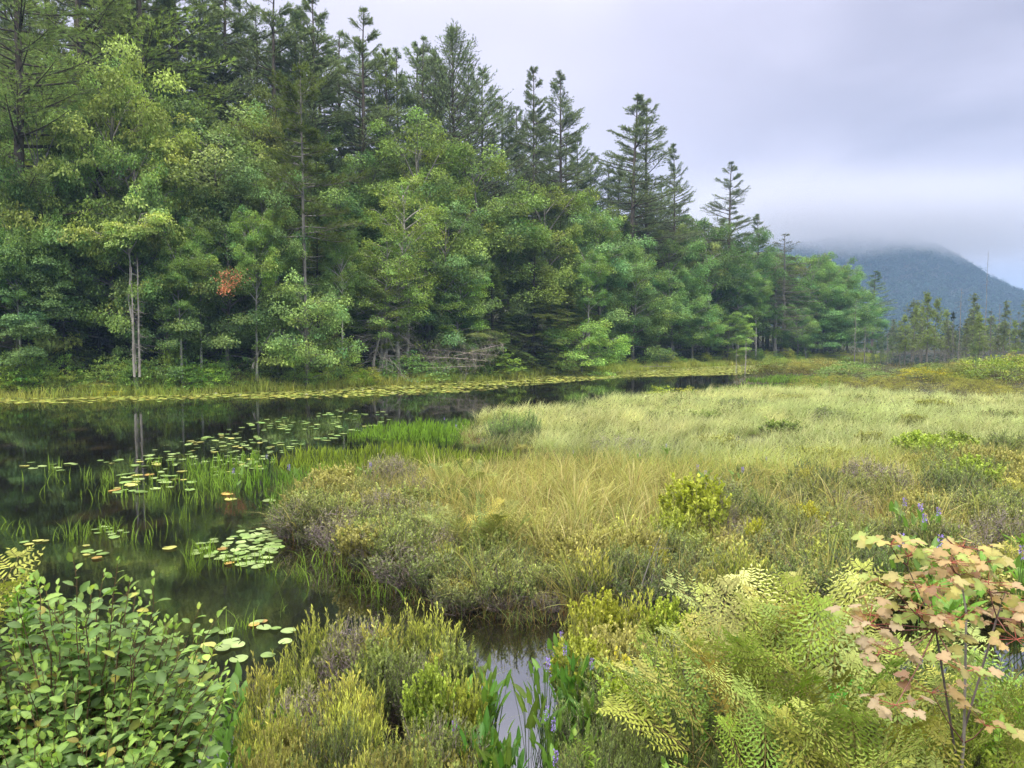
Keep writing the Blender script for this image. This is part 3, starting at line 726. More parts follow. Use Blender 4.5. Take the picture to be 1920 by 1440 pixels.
HEM = [hemlock(41), hemlock(42, R=3.0, col=(.095, .125, .03)), hemlock(43, 9, 2.0, col=(.12, .17, .04))]
SPR = hemlock(44, 8, 1.5, col=(.13, .16, .04), droop=.12, spray=.34, powr=.9)
DEADPINE = pine(37, 24, 3.2, .35, .1, .55, irr=.5, dens=.7, droop=.25, bark='grey', col=(.11, .13, .085), tuft=.24)
PR = {'d0': (DEC[0], 3.9), 'd1': (DEC[1], 3.4), 'd2': (DEC[2], 4.2), 'd3': (DEC[3], 3.2), 'd4': (DEC[4], 3.2), 'd5': (DEC[5], 3.6), 'um': (UMB, 2.2), 'sp': (SPARSE, 2.6), 'le': (LEAN, 2.6), 'ro': (ROUND, 2.6),
      'p0': (PIN[0], 3.8), 'p1': (PIN[1], 3.4), 'p2': (PIN[2], 4.2), 'p3': (PIN[3], 3.0), 'pd': (PDOME, 6.0), 'pl': (PLITE, 3.6), 'h0': (HEM[0], 2.6), 'h1': (HEM[1], 3.0), 'h2': (HEM[2], 2.0), 'sr': (SPR, 1.5), 'dp': (DEADPINE, 3.2)}
R0 = random.Random(7)
def tree(kind, px, pytop, back, wpx, label, name=None, cat=None, tint=(1, 1, 1), group=None, rz=None, Y=None, base=None):
    (tr, cr, H0), Rr = PR[kind]
    Y = Y or shoreY(px) + back
    X, Zt = ZT(px, pytop, Y); z0 = hz(X, Y) if base is None else base
    H = max(Zt - z0, 1.5); k = H / H0; kr = (wpx / 2 * Y / F) / Rr
    kr = min(max(kr, k * .45), k * 2.2)
    nm = name or {'d': 'maple_tree', 'p': 'pine_tree', 'h': 'hemlock_tree', 's': 'birch_tree', 'u': 'maple_tree', 'l': 'birch_tree', 'r': 'alder_tree'}[kind[0]]
    if kind == 'sr': nm = name or 'spruce_tree'
    o = thing(nm, label, cat or 'tree', (X, Y, z0 - .1), R0.uniform(0, 6.28) if rz is None else rz, (kr, kr, k), group)
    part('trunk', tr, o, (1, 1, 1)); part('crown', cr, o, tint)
    return o
LG = (1.8, 1.6, 1.35); YG = (2.1, 1.75, .85); BG = (.95, 1.05, 1.15); DG = (.62, .72, .70); MG = (1, 1, 1); GG = (1.35, 1.3, 1.45); PALE = (1.75, 1.55, 1.5)
T = [
 ('p2', 12, -330, 3.0, 330, 'huge old pine with a thick grey trunk at the very edge of the forest', (1.1, 1.2, .8)), ('d0', 75, 150, 2.6, 150, 'green hardwood between the huge old pine and the light maple', (1.0, 1.1, .9)),
 ('p0', 148, -280, 12, 330, 'tall pine whose dark trunk rises behind the light maple', (1.2, 1.2, .9)),
 ('p3', 245, -230, 13, 260, 'pine with bright green drooping plumes above the light maple', (1.3, 1.4, .8)),
 ('p1', 330, -150, 15, 230, 'pine leaning out of frame left of the open crowned pines', MG),
 ('p3', 405, -60, 17, 220, 'open crowned pine with sky showing through its top branches', MG),
 ('p1', 505, -40, 16, 220, 'thin topped pine left of the lacy double topped one', MG),
 ('p3', 590, -18, 15, 170, 'lacy pine with a wide gap of sky to its right', MG),
 ('p1', 675, 15, 15, 170, 'pointed pine standing alone against the sky left of the domed pine', MG),
 ('p3', 722, 85, 16, 120, 'short topped pine tucked against the pointed pine', (1.3, 1.3, .9)),
 ('pd', 852, 62, 16, 270, 'broad domed pine with a fan of rising branches', (.95, 1.0, .95)),
 ('p1', 790, 68, 17, 130, 'narrow pine forming the left shoulder of the domed pine', MG),
 ('p3', 1001, 120, 12, 105, 'slim dark pine with a bare trunk, left of a close pair', (.8, .8, .8)),
 ('p0', 1050, 137, 13, 150, 'fuller pine right beside the slim dark one', (.9, .9, .9)),
 ('p3', 1180, 180, 10, 150, 'pine with a long branch reaching left, one of two close together', (.85, .85, .85)),
 ('p1', 1216, 185, 11, 150, 'pine close beside the one with the long left branch', (.85, .85, .85)),
 ('p3', 1271, 268, 12, 70, 'small tufted pine right of the two close pines', (.8, .8, .8)),
 ('p1', 1367, 304, 10, 110, 'lone dark pine standing above the lower hardwoods', (.75, .75, .75)),
 ('p3', 1427, 400, 10, 60, 'small flag shaped pine right of the lone dark pine', (.7, .75, .75)),
 ('dp', 1472, 437, 8, 110, 'half dead grey pine with bare crooked top', MG),
 ('p3', 1637, 508, 12, 62, 'last pine at the far end of the forest before the mountain', (.8, .95, .9)),
 ('pl', 566, 105, 1.2, 170, 'light olive pine with a long bare grey trunk and one arm to the right', (1.15, 1.1, .9)),
 ('d2', 190, 108, 4.5, 270, 'large light green maple with layered branches', LG),
 ('d4', 245, 262, 2.5, 170, 'smaller maple below the large light green one', (1.2, 1.25, 1.0)),
 ('d1', 390, 205, 6.5, 260, 'tall greyish green hardwood with fine leaves', GG),
 ('d0', 305, 330, 4, 190, 'mid green hardwood behind the little flat topped tree', MG),
 ('d4', 75, 340, 3.5, 210, 'dark green hardwood hiding the foot of the huge pine', (.85, .95, .8)),
 ('d2', 20, 470, 1.5, 190, 'bluish leaved young hardwood at the left end of the bank', (.9, 1.05, 1.15)),
 ('d5', 335, 455, .9, 90, 'slender pale stemmed tree right of the twin poles', (1.1, 1.2, .9)), ('d5', 372, 420, 1.4, 90, 'second slender pale stemmed tree right of the twin poles', (1.0, 1.1, .8)), ('d5', 476, 400, .9, 90, 'pale stemmed tree behind the thin dead stem', (1.2, 1.3, .9)), ('d5', 516, 400, 2.8, 80, 'thin stemmed tree whose small crown touches the bare pine trunk', (1.5, 1.5, 1.0)),
 ('d5', 640, 440, 1.8, 80, 'slender tree in the dark gap left of the sparse birches', (.9, 1.0, .8)), ('d5', 1105, 470, .8, 80, 'slim double stemmed tree behind the round alder', (1.2, 1.4, 1.1)), ('d5', 1420, 520, .8, 60, 'slim pale tree left of the dying conifer', (1.1, 1.3, 1.1)), ('d5', 30, 420, .9, 90, 'slim tree at the left end with leaves only on top', (1.0, 1.2, .9)),
 ('um', 248, 428, .7, 150, 'small flat topped tree like an umbrella above the twin dead poles', (2.0, 1.75, 1.6)),
 ('d0', 500, 315, 3.5, 170, 'bluish green maple leaning toward the bare pine trunk', (1.1, 1.2, 1.25)),
 ('d4', 420, 400, 2.2, 190, 'green hardwood with a dead orange leaf cluster on it', MG),
 ('d3', 340, 440, 3.5, 120, 'slender hardwood with pale stem between two crowns', MG),
 ('sr', 598, 425, 2, 100, 'olive gold spruce behind the drooping birch', (1.1, 1.0, .7)),
 ('ro', 572, 528, -.2, 165, 'drooping birch with a rounded crown hanging low over the bank', (1.45, 1.5, 1.45)),
 ('sp', 742, 312, 2.2, 150, 'sparse yellow green birch with pale stems and lichened lower limbs', (1.45, 1.4, 1.0)),
 ('sp', 712, 430, 1.8, 130, 'second sparse birch leaning against the yellow green one', (1.3, 1.3, 1.0)),
 ('d0', 800, 222, 9, 240, 'tall soft green hardwood under the domed pine', (1.15, 1.15, .9)),
 ('d1', 900, 268, 9, 220, 'rounded hardwood stepping down from the domed pine', (1.1, 1.1, .9)),
 ('d0', 830, 380, 4, 170, 'bluish green hardwood directly behind the sparse birches', BG),
 ('sp', 858, 462, 1.6, 100, 'bright bushy birch beside the dark hemlocks', (1.4, 1.5, 1.0)),
 ('h1', 1000, 462, .9, 215, 'largest dark hemlock with sweeping layered boughs', (.95, .95, .8)),
 ('h0', 925, 500, 1.0, 150, 'hemlock wedged beside the bright bushy birch', (.95, 1.0, .85)),
 ('h0', 1060, 545, .6, 120, 'low hemlock with brownish drooping tips', (1.2, 1.0, .8)),
 ('d0', 1035, 335, 7, 190, 'hardwood with a yellowish bough below the fuller pine', (1.2, 1.15, .85)),
 ('d1', 1125, 385, 4, 150, 'pale blue green hardwood with a narrow top', (1.2, 1.35, 1.5)),
 ('ro', 1092, 604, -4.0, 150, 'round leafy alder overhanging the lily covered water', (1.45, 1.6, 1.15)),
 ('d4', 1188, 470, 2.5, 130, 'mid green hardwood right of the blue green one', (1.05, 1.15, 1.1)),
 ('h0', 1175, 400, 8, 110, 'hemlock under the two close pines', (.8, .9, .9)),
 ('d0', 1262, 440, 4, 130, 'soft green hardwood with leaves down to the water', (1.1, 1.3, 1.25)),
 ('d4', 1300, 530, 2, 100, 'leafy hardwood slanting toward the water at the bend', (1.15, 1.35, 1.25)),
 ('d2', 1365, 585, 1.0, 80, 'small bright maple at the water by the bend', (1.5, 1.6, 1.2)),
 ('d1', 1330, 405, 6, 130, 'dark hardwood left of the lone dark pine', DG),
 ('d0', 1400, 425, 7, 120, 'dense dark hardwood right of the lone dark pine', (.65, .8, .8)),
 ('d3', 1385, 470, 3, 80, 'young hardwood with a pointed crown below the lone pine', (.9, 1.1, 1.0)),
 ('dp', 1455, 500, 2, 120, 'dying conifer with brown needles down to the bank', (1.1, 1.0, .9)),
 ('d0', 1515, 470, 6, 110, 'round green hardwood on the shoulder of the forest', (.95, 1.15, .95)),
 ('d2', 1550, 485, 6, 100, 'hardwood second along the falling shoulder of the forest', (.9, 1.1, 1.0)),
 ('d0', 1545, 540, 2, 120, 'wide bluish hardwood low on the far end of the bank', (.9, 1.1, 1.15)),
 ('d4', 1592, 520, 4, 90, 'hardwood third along the falling shoulder of the forest', (.9, 1.15, 1.05)),
 ('d1', 1628, 560, 4, 70, 'last hardwood where the far bank ends', (.9, 1.15, 1.1)),
 ('d4', 1498, 575, 1, 70, 'low hardwood in front of the dying conifer', (.9, 1.05, .95)),
]
for k_, px, py, back, wp, lab, tint in T: tree(k_, px, py, back, wp, lab, tint=tint, rz=.1 if k_ == 'le' else None)
SK = ([-700, 0, 200, 400, 600, 800, 950, 1100, 1200, 1300, 1400, 1500, 1560, 1620, 1665], [40, 60, 110, 150, 250, 265, 320, 375, 415, 425, 445, 490, 505, 560, 615])
r = random.Random(5)
def fill(x0, x1, step, b0, b1, dy0, dy1, kinds, wp, grp, lab, dark=1.0, cap=99):
    px = x0
    while px < x1:
        p = px + r.uniform(-.3, .3) * step
        back = r.uniform(b0, b1); Y = shoreY(p) + back
        if b0 < 2 and (195 < p < 300 or 455 < p < 640): back += 3.2; Y += 3.2
        wpx = wp * 45 / Y * r.uniform(.8, 1.2)
        k_ = r.choice(kinds); v = r.uniform(.75, 1.25) * dark
        tint = (v * r.uniform(.85, 1.2), v, v * r.uniform(.75, 1.15))
        tree(k_, p, float(np.interp(p, *SK)) + r.uniform(dy0, dy1), back, wpx, lab, tint=tint, group=grp)
        px += step * 45 / Y
fill(-560, 1600, 120, 10, 15, -25, 50, ['d0', 'd1', 'd2', 'd3'], 230, 'upper hardwoods of the far bank forest', 'green hardwood crown in the closed upper canopy of the far bank forest')
fill(-560, 1640, 190, 17, 24, -20, 50, ['d0', 'd1', 'd3'], 250, 'rear hardwoods of the far bank forest', 'rear hardwood showing only between the crowns of the far bank forest', .9)
fill(-500, 1640, 160, 5, 8, 90, 210, ['d0', 'd3', 'd1', 'h0', 'h1'], 190, 'middle trees of the far bank forest', 'middle height tree standing just behind the front trees of the far bank', .85)
fill(-420, 1650, 62, 1.5, 4.5, 250, 430, ['h2', 'h0', 'd4', 'h2', 'd3'], 120, 'low trees along the forest edge', 'low young tree in the dark gap at the forest edge', 1.0)
fill(-600, 560, 240, 15, 26, -300, -170, ['p0', 'p1', 'p2'], 260, 'tall pines crowding the upper slope', 'tall pine crowding the upper slope of the forest, its top out of sight')
PS = ([-400, 100, 300, 500, 640, 700, 850, 930, 1000, 1150, 1300, 1400, 1500, 1600], [-170, -150, -90, -10, 30, 70, 90, 135, 200, 275, 375, 435, 495, 560])
px = -380
while px < 1590:
    bk_ = r.uniform(17, 24); v = r.uniform(.75, 1.1)
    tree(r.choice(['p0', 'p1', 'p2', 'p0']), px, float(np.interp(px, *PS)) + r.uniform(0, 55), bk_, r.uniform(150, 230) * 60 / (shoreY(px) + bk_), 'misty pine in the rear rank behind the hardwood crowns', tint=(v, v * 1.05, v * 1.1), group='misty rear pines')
    px += 2500 / (shoreY(px) + bk_)
# tree with the orange dead leaves
Yo = shoreY(432) - 1.3; X, Z = ZT(432, 525, Yo)
g = Geo(); rr_ = np.random.default_rng(3); n = 420
P = rr_.normal(0, 1, (n, 3)) * [.36, .3, .28]; P[:n // 3] = P[:n // 3] * .5 + [-.38, 0, -.55]
inst(g, LEAF_Q, P, rand_unit(rr_, n), rand_unit(rr_, n), .12 * rr_.uniform(.7, 1.2, n), np.array([.60, .26, .15])[None] * rr_.uniform(.6, 1.3, n)[:, None])
o = thing('dead_branch', 'broken branch of rust orange dead leaves caught in the green hardwood', 'branch', (X, Yo, Z))
g2 = Geo(); tubes(g2, np.array([[-.3, .6, -1.0], [0, .2, -.2], [.2, 0, .3]]), np.array([.03, .02, .01]), (.15, .10, .07), 5)
part('bough', g2.mesh('bough', M_BARK), o, (1, 1, 1)); part('foliage', g.mesh('foliage', M_TREE), o, (1, 1, 1))

def snag(seed, px, pytop, pybase, Y, lab, **k):
    X, Zt = ZT(px, pytop, Y); X0, Z0 = ZT(px, pybase, Y); z0 = max(hz(X0, Y), -.2) if pybase is None else Z0
    H = Zt - z0
    a, b_, _ = bare(seed, H, **k)
    o = solo('dead_tree', a, lab, 'dead tree', loc=(X0, Y, z0 - .05), color=(1, 1, 1))
    return o
s0 = shoreY(255)
snag(51, 253, 498, 705, s0 - .2, 'shorter of the twin bare grey poles on the bank', n=26, R=.6, r0=.07)
snag(52, 263, 482, 705, s0 + .0, 'taller of the twin bare grey poles on the bank', n=40, R=.5, r0=.07)
snag(53, 724, 540, 690, shoreY(724) + 1.2, 'lichen covered dead spruce with long drooping limbs', n=70, R=2.4, r0=.14, tw=4)
snag(54, 765, 470, 690, shoreY(765) + 2.2, 'straight grey dead trunk right of the lichen covered spruce', n=60, R=1.6, r0=.15, tw=3)
snag(55, 700, 600, 690, shoreY(700) + 1.5, 'short leaning dead stem left of the lichen covered spruce', n=14, R=.8, r0=.11, lean=.25)
snag(56, 474, 610, 690, shoreY(474) + .8, 'thin pale dead stem at the foot of the drooping birch', n=8, R=.6, r0=.07, lean=.5)
snag(57, 1397, 640, 702, G(1397, 700)[1], 'pale dead stem standing in the lily water at the bend', n=7, R=.9, r0=.06)
snag(58, 1512, 612, 680, shoreY(1512) - 1, 'thin white dead pole leaning left on the far bank', n=3, R=.4, r0=.07, lean=-.16)
snag(59, 1380, 655, 700, G(1380, 699)[1], 'short forked dead twig beside the stem in the lily water', n=8, R=.8, r0=.035)
snag(60, 1100, 480, 640, shoreY(1100) + 1.5, 'forked bare stem rising behind the round alder', n=10, R=.8, r0=.07, lean=.12)
snag(61, 1238, 640, 690, shoreY(1238) + .5, 'tangled dead bush stem at the dark foot of the forest', n=22, R=1.4, r0=.05, bark='grey')
for k, (px, y0, y1, dd) in enumerate([(1602, 560, 690, 100), (1620, 610, 690, 96), (1664, 620, 686, 100), (1728, 600, 690, 92), (1738, 560, 690, 108), (1797, 540, 690, 98), (1842, 470, 690, 112), (1890, 585, 690, 94), (1912, 600, 690, 90), (1776, 600, 690, 96), (1870, 570, 690, 100)]):
    labs = ['thin dead pole at the end of the forest', 'short dead pole beside a small green conifer', 'bare grey pole just left of the yellow green tamaracks', 'white barked dead pole among the tamaracks',
            'dark dead pole behind the tamaracks', 'dead spruce with short stubs near the dark topknot', 'tallest dead spire in the bog, rising in front of the mountain', 'dead spruce near the edge of the picture',
            'short dead pole at the bog edge', 'brown dead shrubby spruce beside the tamaracks', 'grey dead spruce between two living ones']
    snag(70 + k, px, y0, y1, dd, labs[k], n=40, R=.9, r0=.07, bark='grey', tw=2)
BOG = [bog_tree(81, live=1.0, col=(.20, .26, .09), R=1.9, crown0=.3, tuft=.30), bog_tree(82, live=.85, col=(.15, .19, .09), R=1.2, tuft=.26), bog_tree(83, live=.7, col=(.14, .17, .09), R=1.4, tuft=.26), bog_tree(84, live=1, col=(.03, .045, .02), topknot=True, R=.6), bog_tree(85, H=5, live=1, col=(.13, .19, .09), crown0=.05, R=1.2), bog_tree(86, live=.12, bark='grey', R=1.2)]
BT = [(1742, 548, 85, 0, 1.1, 'tallest tamarack with feathery yellow green crown', 1), (1716, 572, 92, 0, 1.0, 'tamarack just left of the tallest one', 1), (1700, 590, 88, 0, 1.3, 'spreading tamarack with a flat lower branch', 1), (1690, 600, 100, 1, 1.4, 'dark small conifer left of the spreading tamarack', 1),
      (1755, 560, 90, 0, 1.2, 'tamarack right behind the tallest one', 1), (1791, 585, 92, 3, 1, 'bare spruce topped by a dark ball of needles', 1), (1780, 610, 96, 2, 1.3, 'low grey green spruce under the dark topknot', 1), (1812, 600, 94, 2, 1.3, 'thin grey green spruce right of the dark topknot', 1),
      (1826, 548, 88, 1, 1.2, 'tall ragged spruce in front of the mountain', 1), (1838, 590, 84, 0, 1.5, 'olive tamarack at the foot of the tallest dead spire', .8), (1858, 580, 96, 5, 1.3, 'mostly bare spruce with grey twigs beside the spire', 1), (1887, 562, 90, 1, 1.1, 'pointed living spruce near the picture edge', 1),
      (1905, 600, 86, 0, 1.2, 'olive tamarack beside the pointed spruce', .9), (1925, 560, 84, 1, 1.3, 'dense spruce at the very edge of the bog', 1), (1960, 570, 90, 2, 1.3, 'spruce past the picture edge', 1), (1672, 628, 92, 4, 1.0, 'small round conifer in the gap by the open water', 1), (1652, 632, 98, 4, 1.1, 'small conifer touching the end of the forest', 1),
      (1825, 640, 62, 4, 1.1, 'young blue green spruce in the bog shrubs', 1), (1640, 640, 90, 4, .9, 'stunted conifer beside the fallen timber', 1), (1870, 625, 80, 2, 1.4, 'weedy grey spruce in front of the dead ones', 1), (1801, 635, 80, 5, 1.3, 'twiggy grey spruce above the bog shrubs', 1), (1765, 632, 84, 5, 1.4, 'twiggy brown spruce between tamaracks and topknot', 1)]
for px, py, Y, v, kk, lab, _ in BT:
    X, Zt = ZT(px, py, Y); z0 = max(hz(X, Y), 0); a, b_, H0 = BOG[v]; k = (Zt - z0) / H0
    o = thing('tamarack_tree' if v == 0 else 'bog_spruce', lab, 'tree', (X, Y, z0 - .05), R0.uniform(0, 6.28), (k * kk, k * kk, k))
    part('trunk', a, o, (.8, .8, .8)); 
    if b_: part('crown', b_, o, (1, 1, 1))

rt = random.Random(31)
for k in range(46):
    px = rt.uniform(1668, 2120); Y = rt.uniform(98, 128); top = rt.uniform(575, 630) - (25 if 1690 < px < 1770 else 0)
    X, Zt = ZT(px, top, Y); z0 = 0; v = rt.choice([0, 1, 2, 1, 2, 5]); a, b_, H0 = BOG[v]; kk = (Zt - z0) / H0; k2 = kk * rt.uniform(1.0, 1.7)
    o = thing('bog_spruce', 'misty scraggly spruce in the rear ranks of the bog', 'tree', (X, Y, z0 - .05), rt.uniform(0, 6.28), (k2, k2, kk), 'rear bog spruces')
    part('trunk', a, o, (.8, .8, .8))
    if b_: part('crown', b_, o, (1, 1, 1))
# ------------------------------------------------------------------ bank shrubs
BUSH = [bush(91, 1.5, 1.2), bush(92, 1.3, 1.0, 130, 26, .055, narrow=True), bush(93, 1.8, 1.2, 160, 24, .08), bush(94, 1.2, 1.3, 150, 24, .06, flat=.35)]
LB = ('leafy waterside shrub in the tangled row below the forest', 'shrubs along the foot of the far forest')
def _unused(): pass
def shrub(px, back, h, wpx, tint, lab, v=None, grp=None, Y=None, name='bank_shrub'):
    v = R0.randrange(4) if v is None else v
    st, fo, H0 = BUSH[v]; Y = Y or shoreY(px) + back; X = (px - 960) / F * Y; z0 = hz(X, Y)
    k = h / H0; kr = max((wpx / 2) * Y / F / 1.15, .3)
    o = thing(name, lab, 'shrub', (X, Y, z0), R0.uniform(0, 6.28), (kr, kr, k), grp)
    part('stem', st, o, (1, 1, 1)); part('foliage', fo, o, tuple(np.array(tint) * (1.35 if name == 'bank_shrub' else 1.0)))
    return o
shrub(30, .8, 1.9, 120, (1.35, 1.5, .9), 'large green shrub mound at the left end of the far bank')
shrub(110, 1.0, 2.2, 130, (1.1, 1.5, .8), 'fresh green shrub left of the twin grey poles')
shrub(180, .3, 1.0, 80, (1.4, 1.1, .8), 'reddish olive shrub low at the water, left of the grey poles')
shrub(205, 0, .7, 60, (3.2, 2.4, .8), 'small golden shrub at the edge of the lily mat')
shrub(300, 1.0, 2.2, 90, (1.7, 1.7, .7), 'yellow green shrub right beside the twin grey poles')
shrub(350, .8, 1.7, 100, (.9, 1.2, .8), 'deep green shrub right of the yellow green one')
shrub(430, .9, 1.9, 150, (.9, 1.2, .95), 'wide green shrub in front of the drooping birch')
shrub(535, .9, 1.6, 120, (1.2, 1.35, 1.1), 'pale shrub under the drooping birch crown')
shrub(620, .7, 1.5, 100, (1.6, 1.6, 1.1), 'soft olive shrub right of the drooping birch')
shrub(672, .2, 1.1, 60, (1.3, 1.6, .6), 'rounded bright green shrub low on the bank')
shrub(755, 1.2, 1.9, 170, (.85, 1.15, 1.1), 'broad bluish shrub beneath the lichen covered spruce')
shrub(900, 1.5, 2.2, 140, (1.0, 1.15, .8), 'olive shrub behind the fallen dead branches')
shrub(1000, 1.2, 1.9, 120, (1.1, 1.2, .7), 'shrub below the largest hemlock')
rb = random.Random(11)
px = -420
while px < 1660:
    Y = shoreY(px); v = rb.uniform(.9, 1.6)
    shrub(px, rb.uniform(.1, 2.0), rb.uniform(.9, 1.9), 3000 / Y * rb.uniform(.8, 1.3), (v * rb.uniform(.9, 1.4), v * 1.15, v * rb.uniform(.6, .95)), LB[0], None, LB[1])
    px += 1900 / Y

# forest floor
X, Y = None, None
rf_ = np.random.default_rng(61)
xx = rf_.uniform(-60, 75, 120000); yy = rf_.uniform(30, 170, 120000); sdl = sdist(LAND, xx, yy); kk = (sdl > .2) & (sdl < 22) & (rf_.random(120000) < np.clip(60 / yy, .3, 1)); xx, yy = xx[kk], yy[kk]; n = len(xx)
g = Geo(); zz = height(xx, yy) + rf_.random(n) ** 2 * 1.3
xx = np.repeat(xx, 3) + rf_.normal(0, .2, n * 3); yy = np.repeat(yy, 3) + rf_.normal(0, .2, n * 3); zz = np.repeat(zz, 3) + rf_.normal(0, .08, n * 3); n *= 3
inst(g, LEAF_Q, np.stack([xx, yy, zz], -1), rand_unit(rf_, n), nrm(rand_unit(rf_, n) * .6 + [0, 0, 1]), rf_.uniform(.12, .30, n), np.array([.06, .085, .03]) * rf_.uniform(.4, 1.5, (n, 1)))
solo('forest_undergrowth', g.mesh('forest_undergrowth', M_TREE), 'dark leafy undergrowth on the shaded floor of the far bank forest', 'undergrowth', kind='stuff', color=(1, 1, 1))

# fallen dead branches sliding into the lily mat
def fallen(seed, px, py, Y, Ln, az, el, lab, n=48, R=1.3, r0=.05):
    a, b_, _ = bare(seed, Ln, n, R, 'dead', r0, tw=4)
    X, Z = ZT(px, py, Y)
    solo('fallen_branch', a, lab, 'branch', loc=(X, Y, max(Z, .1)), rot=(0, math.radians(90 - el), math.radians(az)), color=(1.0, .96, .90))
Yb = shoreY(800)
fallen(101, 770, 668, Yb + .6, 6.0, -8, -3, 'longest bleached fallen branch reaching right over the lily mat')
fallen(102, 740, 672, Yb + .9, 4.6, -22, 2, 'fallen branch crossing under the longest bleached one', r0=.045)
fallen(103, 810, 655, Yb + 1.4, 5.0, 6, -6, 'arched grey fallen branch behind the longest one', 60)
fallen(104, 690, 700, Yb - 1.5, 3.2, -10, 1, 'low fallen branch left of the others at the grass', 34, r0=.035)
fallen(105, 745, 640, Yb + 1.8, 2.4, -60, 10, 'silvery tangle of fallen twigs above the bluish shrub', 60, 1.3)
fallen(108, 700, 690, Yb - .2, 5.2, 4, 6, 'mossy grey fallen branch under the bluish shrub', 60, 1.6, .045)
fallen(109, 800, 690, Yb - .6, 4.4, -14, 3, 'tangled bleached fallen branch closest to the lily mat', 60, 1.5, .04)
fallen(110, 850, 668, Yb + .6, 4.0, -4, 14, 'upcurving bleached fallen branch at the right of the tangle', 60, 1.6, .04)
fallen(106, 1170, 686, shoreY(1200) - 1, 5.0, -5, 0, 'driftwood branch lying on the mat right of the round alder', 14, .5)
fallen(107, 1540, 668, shoreY(1540) + 1, 7.0, 10, 3, 'grey fallen timber at the far end of the forest', 60, 1.6)

# ------------------------------------------------------------------ mountain with wooded slope, low mist
def hillz(X, Y):
    X = X / 1.8; Y = Y / 1.8; px = (X + .62 * (620 - Y)) / 620 * F + 960
    ridge = np.interp(px, [900, 1300, 1530, 1600, 1700, 1745, 1800, 1860, 1915, 2000, 2120, 2400], [52, 64, 78, 84, 79, 73, 61, 47, 35, 23, 7, 2]) * 1.8
    t_ = np.clip((Y - 330) / 290, 0, 1); f = t_ * t_ * (3 - 2 * t_)
    back = np.clip((960 - Y) / 340, 0, 1)
    n = 5.0 * np.sin(X * .035 + Y * .02) * np.sin(Y * .028) + 1.5 * np.sin(X * .09 - Y * .05)
    return ridge * f * np.where(Y > 620, back ** 1.2, 1) + n * f - 2 * (1 - f)
gx_, gy_ = np.meshgrid(np.linspace(-80, 1296, 140), np.linspace(570, 1728, 110))
g = Geo(); q = []; ny, nx = gx_.shape
ii = np.arange(ny - 1)[:, None] * nx; jj = np.arange(nx - 1)[None]
g.add(np.stack([gx_, gy_, hillz(gx_, gy_)], -1).reshape(-1, 3), (1, 1, 1), np.stack([ii + jj, ii + jj + 1, ii + nx + jj + 1, ii + nx + jj], -1).reshape(-1, 4))
solo("hill", g.mesh("hill", M_GROUND, True), "", "", kind='structure')
r_ = np.random.default_rng(17); g = Geo()
n = 11000; X = r_.uniform(100, 1120, n); Y = 600 + 545 * r_.random(n) ** .9
ppx, ppy = to_px(X, Y, hillz(X, Y)); kk = (ppx > 1380) & (ppx < 2060); X, Y = X[kk], Y[kk]; n = len(X)
Z = hillz(X, Y); Rr = r_.uniform(3.6, 6.8, n); tall = r_.uniform(.9, 1.5, n); tone = r_.uniform(.5, 1.5, n); hue = r_.normal(0, .15, n)
cn = 40; idx = np.repeat(np.arange(n), cn)
d = rand_unit(r_, n * cn); d[:, 2] = np.abs(d[:, 2])
P = np.stack([X, Y, Z + 4.5], -1)[idx] + d * np.stack([Rr, Rr, Rr * tall], -1)[idx] * r_.uniform(.75, 1.05, (n * cn, 1))
inst(g, LEAF_Q, P, rand_unit(r_, n * cn), nrm(d + r_.normal(0, .2, d.shape)), r_.uniform(1.6, 3.0, n * cn), (np.array([.022, .050, .032])[None] * (tone[idx] * r_.uniform(.9, 1.1, n * cn))[:, None]) * np.stack([1 + hue[idx], 1 + 0 * idx, 1 - hue[idx]], -1))
solo("hillside_forest", g.mesh("hillside_forest", M_TREE), "dark wooded slope of the mountain fading into cloud", "forest", kind='stuff', color=(1, 1, 1))
# low treeline across the open water
g = Geo(); n = 900; a = r_.uniform(.20, 1.2, n); dist = r_.uniform(215, 262, n); X = np.sin(a) * dist; Y = np.cos(a) * dist
idx = np.repeat(np.arange(n), 60); hh = r_.uniform(3, 7, n)[idx]; zz = r_.random(len(idx)) ** 1.0
wd_ = (1 - zz) * r_.uniform(1.0, 2.2, n)[idx] + .25
P = np.stack([X[idx] + r_.normal(0, 1, len(idx)) * wd_, Y[idx] + r_.normal(0, 1, len(idx)) * wd_, .8 + zz * hh], -1)
inst(g, LEAF_Q, P, rand_unit(r_, len(idx)), rand_unit(r_, len(idx)), r_.uniform(.35, .9, len(idx)), np.array([.05, .075, .035])[None] * (r_.uniform(.6, 1.4, n)[idx])[:, None])
solo("distant_treeline", g.mesh("distant_treeline", M_TREE), "distant low treeline beyond the open water", "forest", kind='stuff', color=(1, 1, 1))
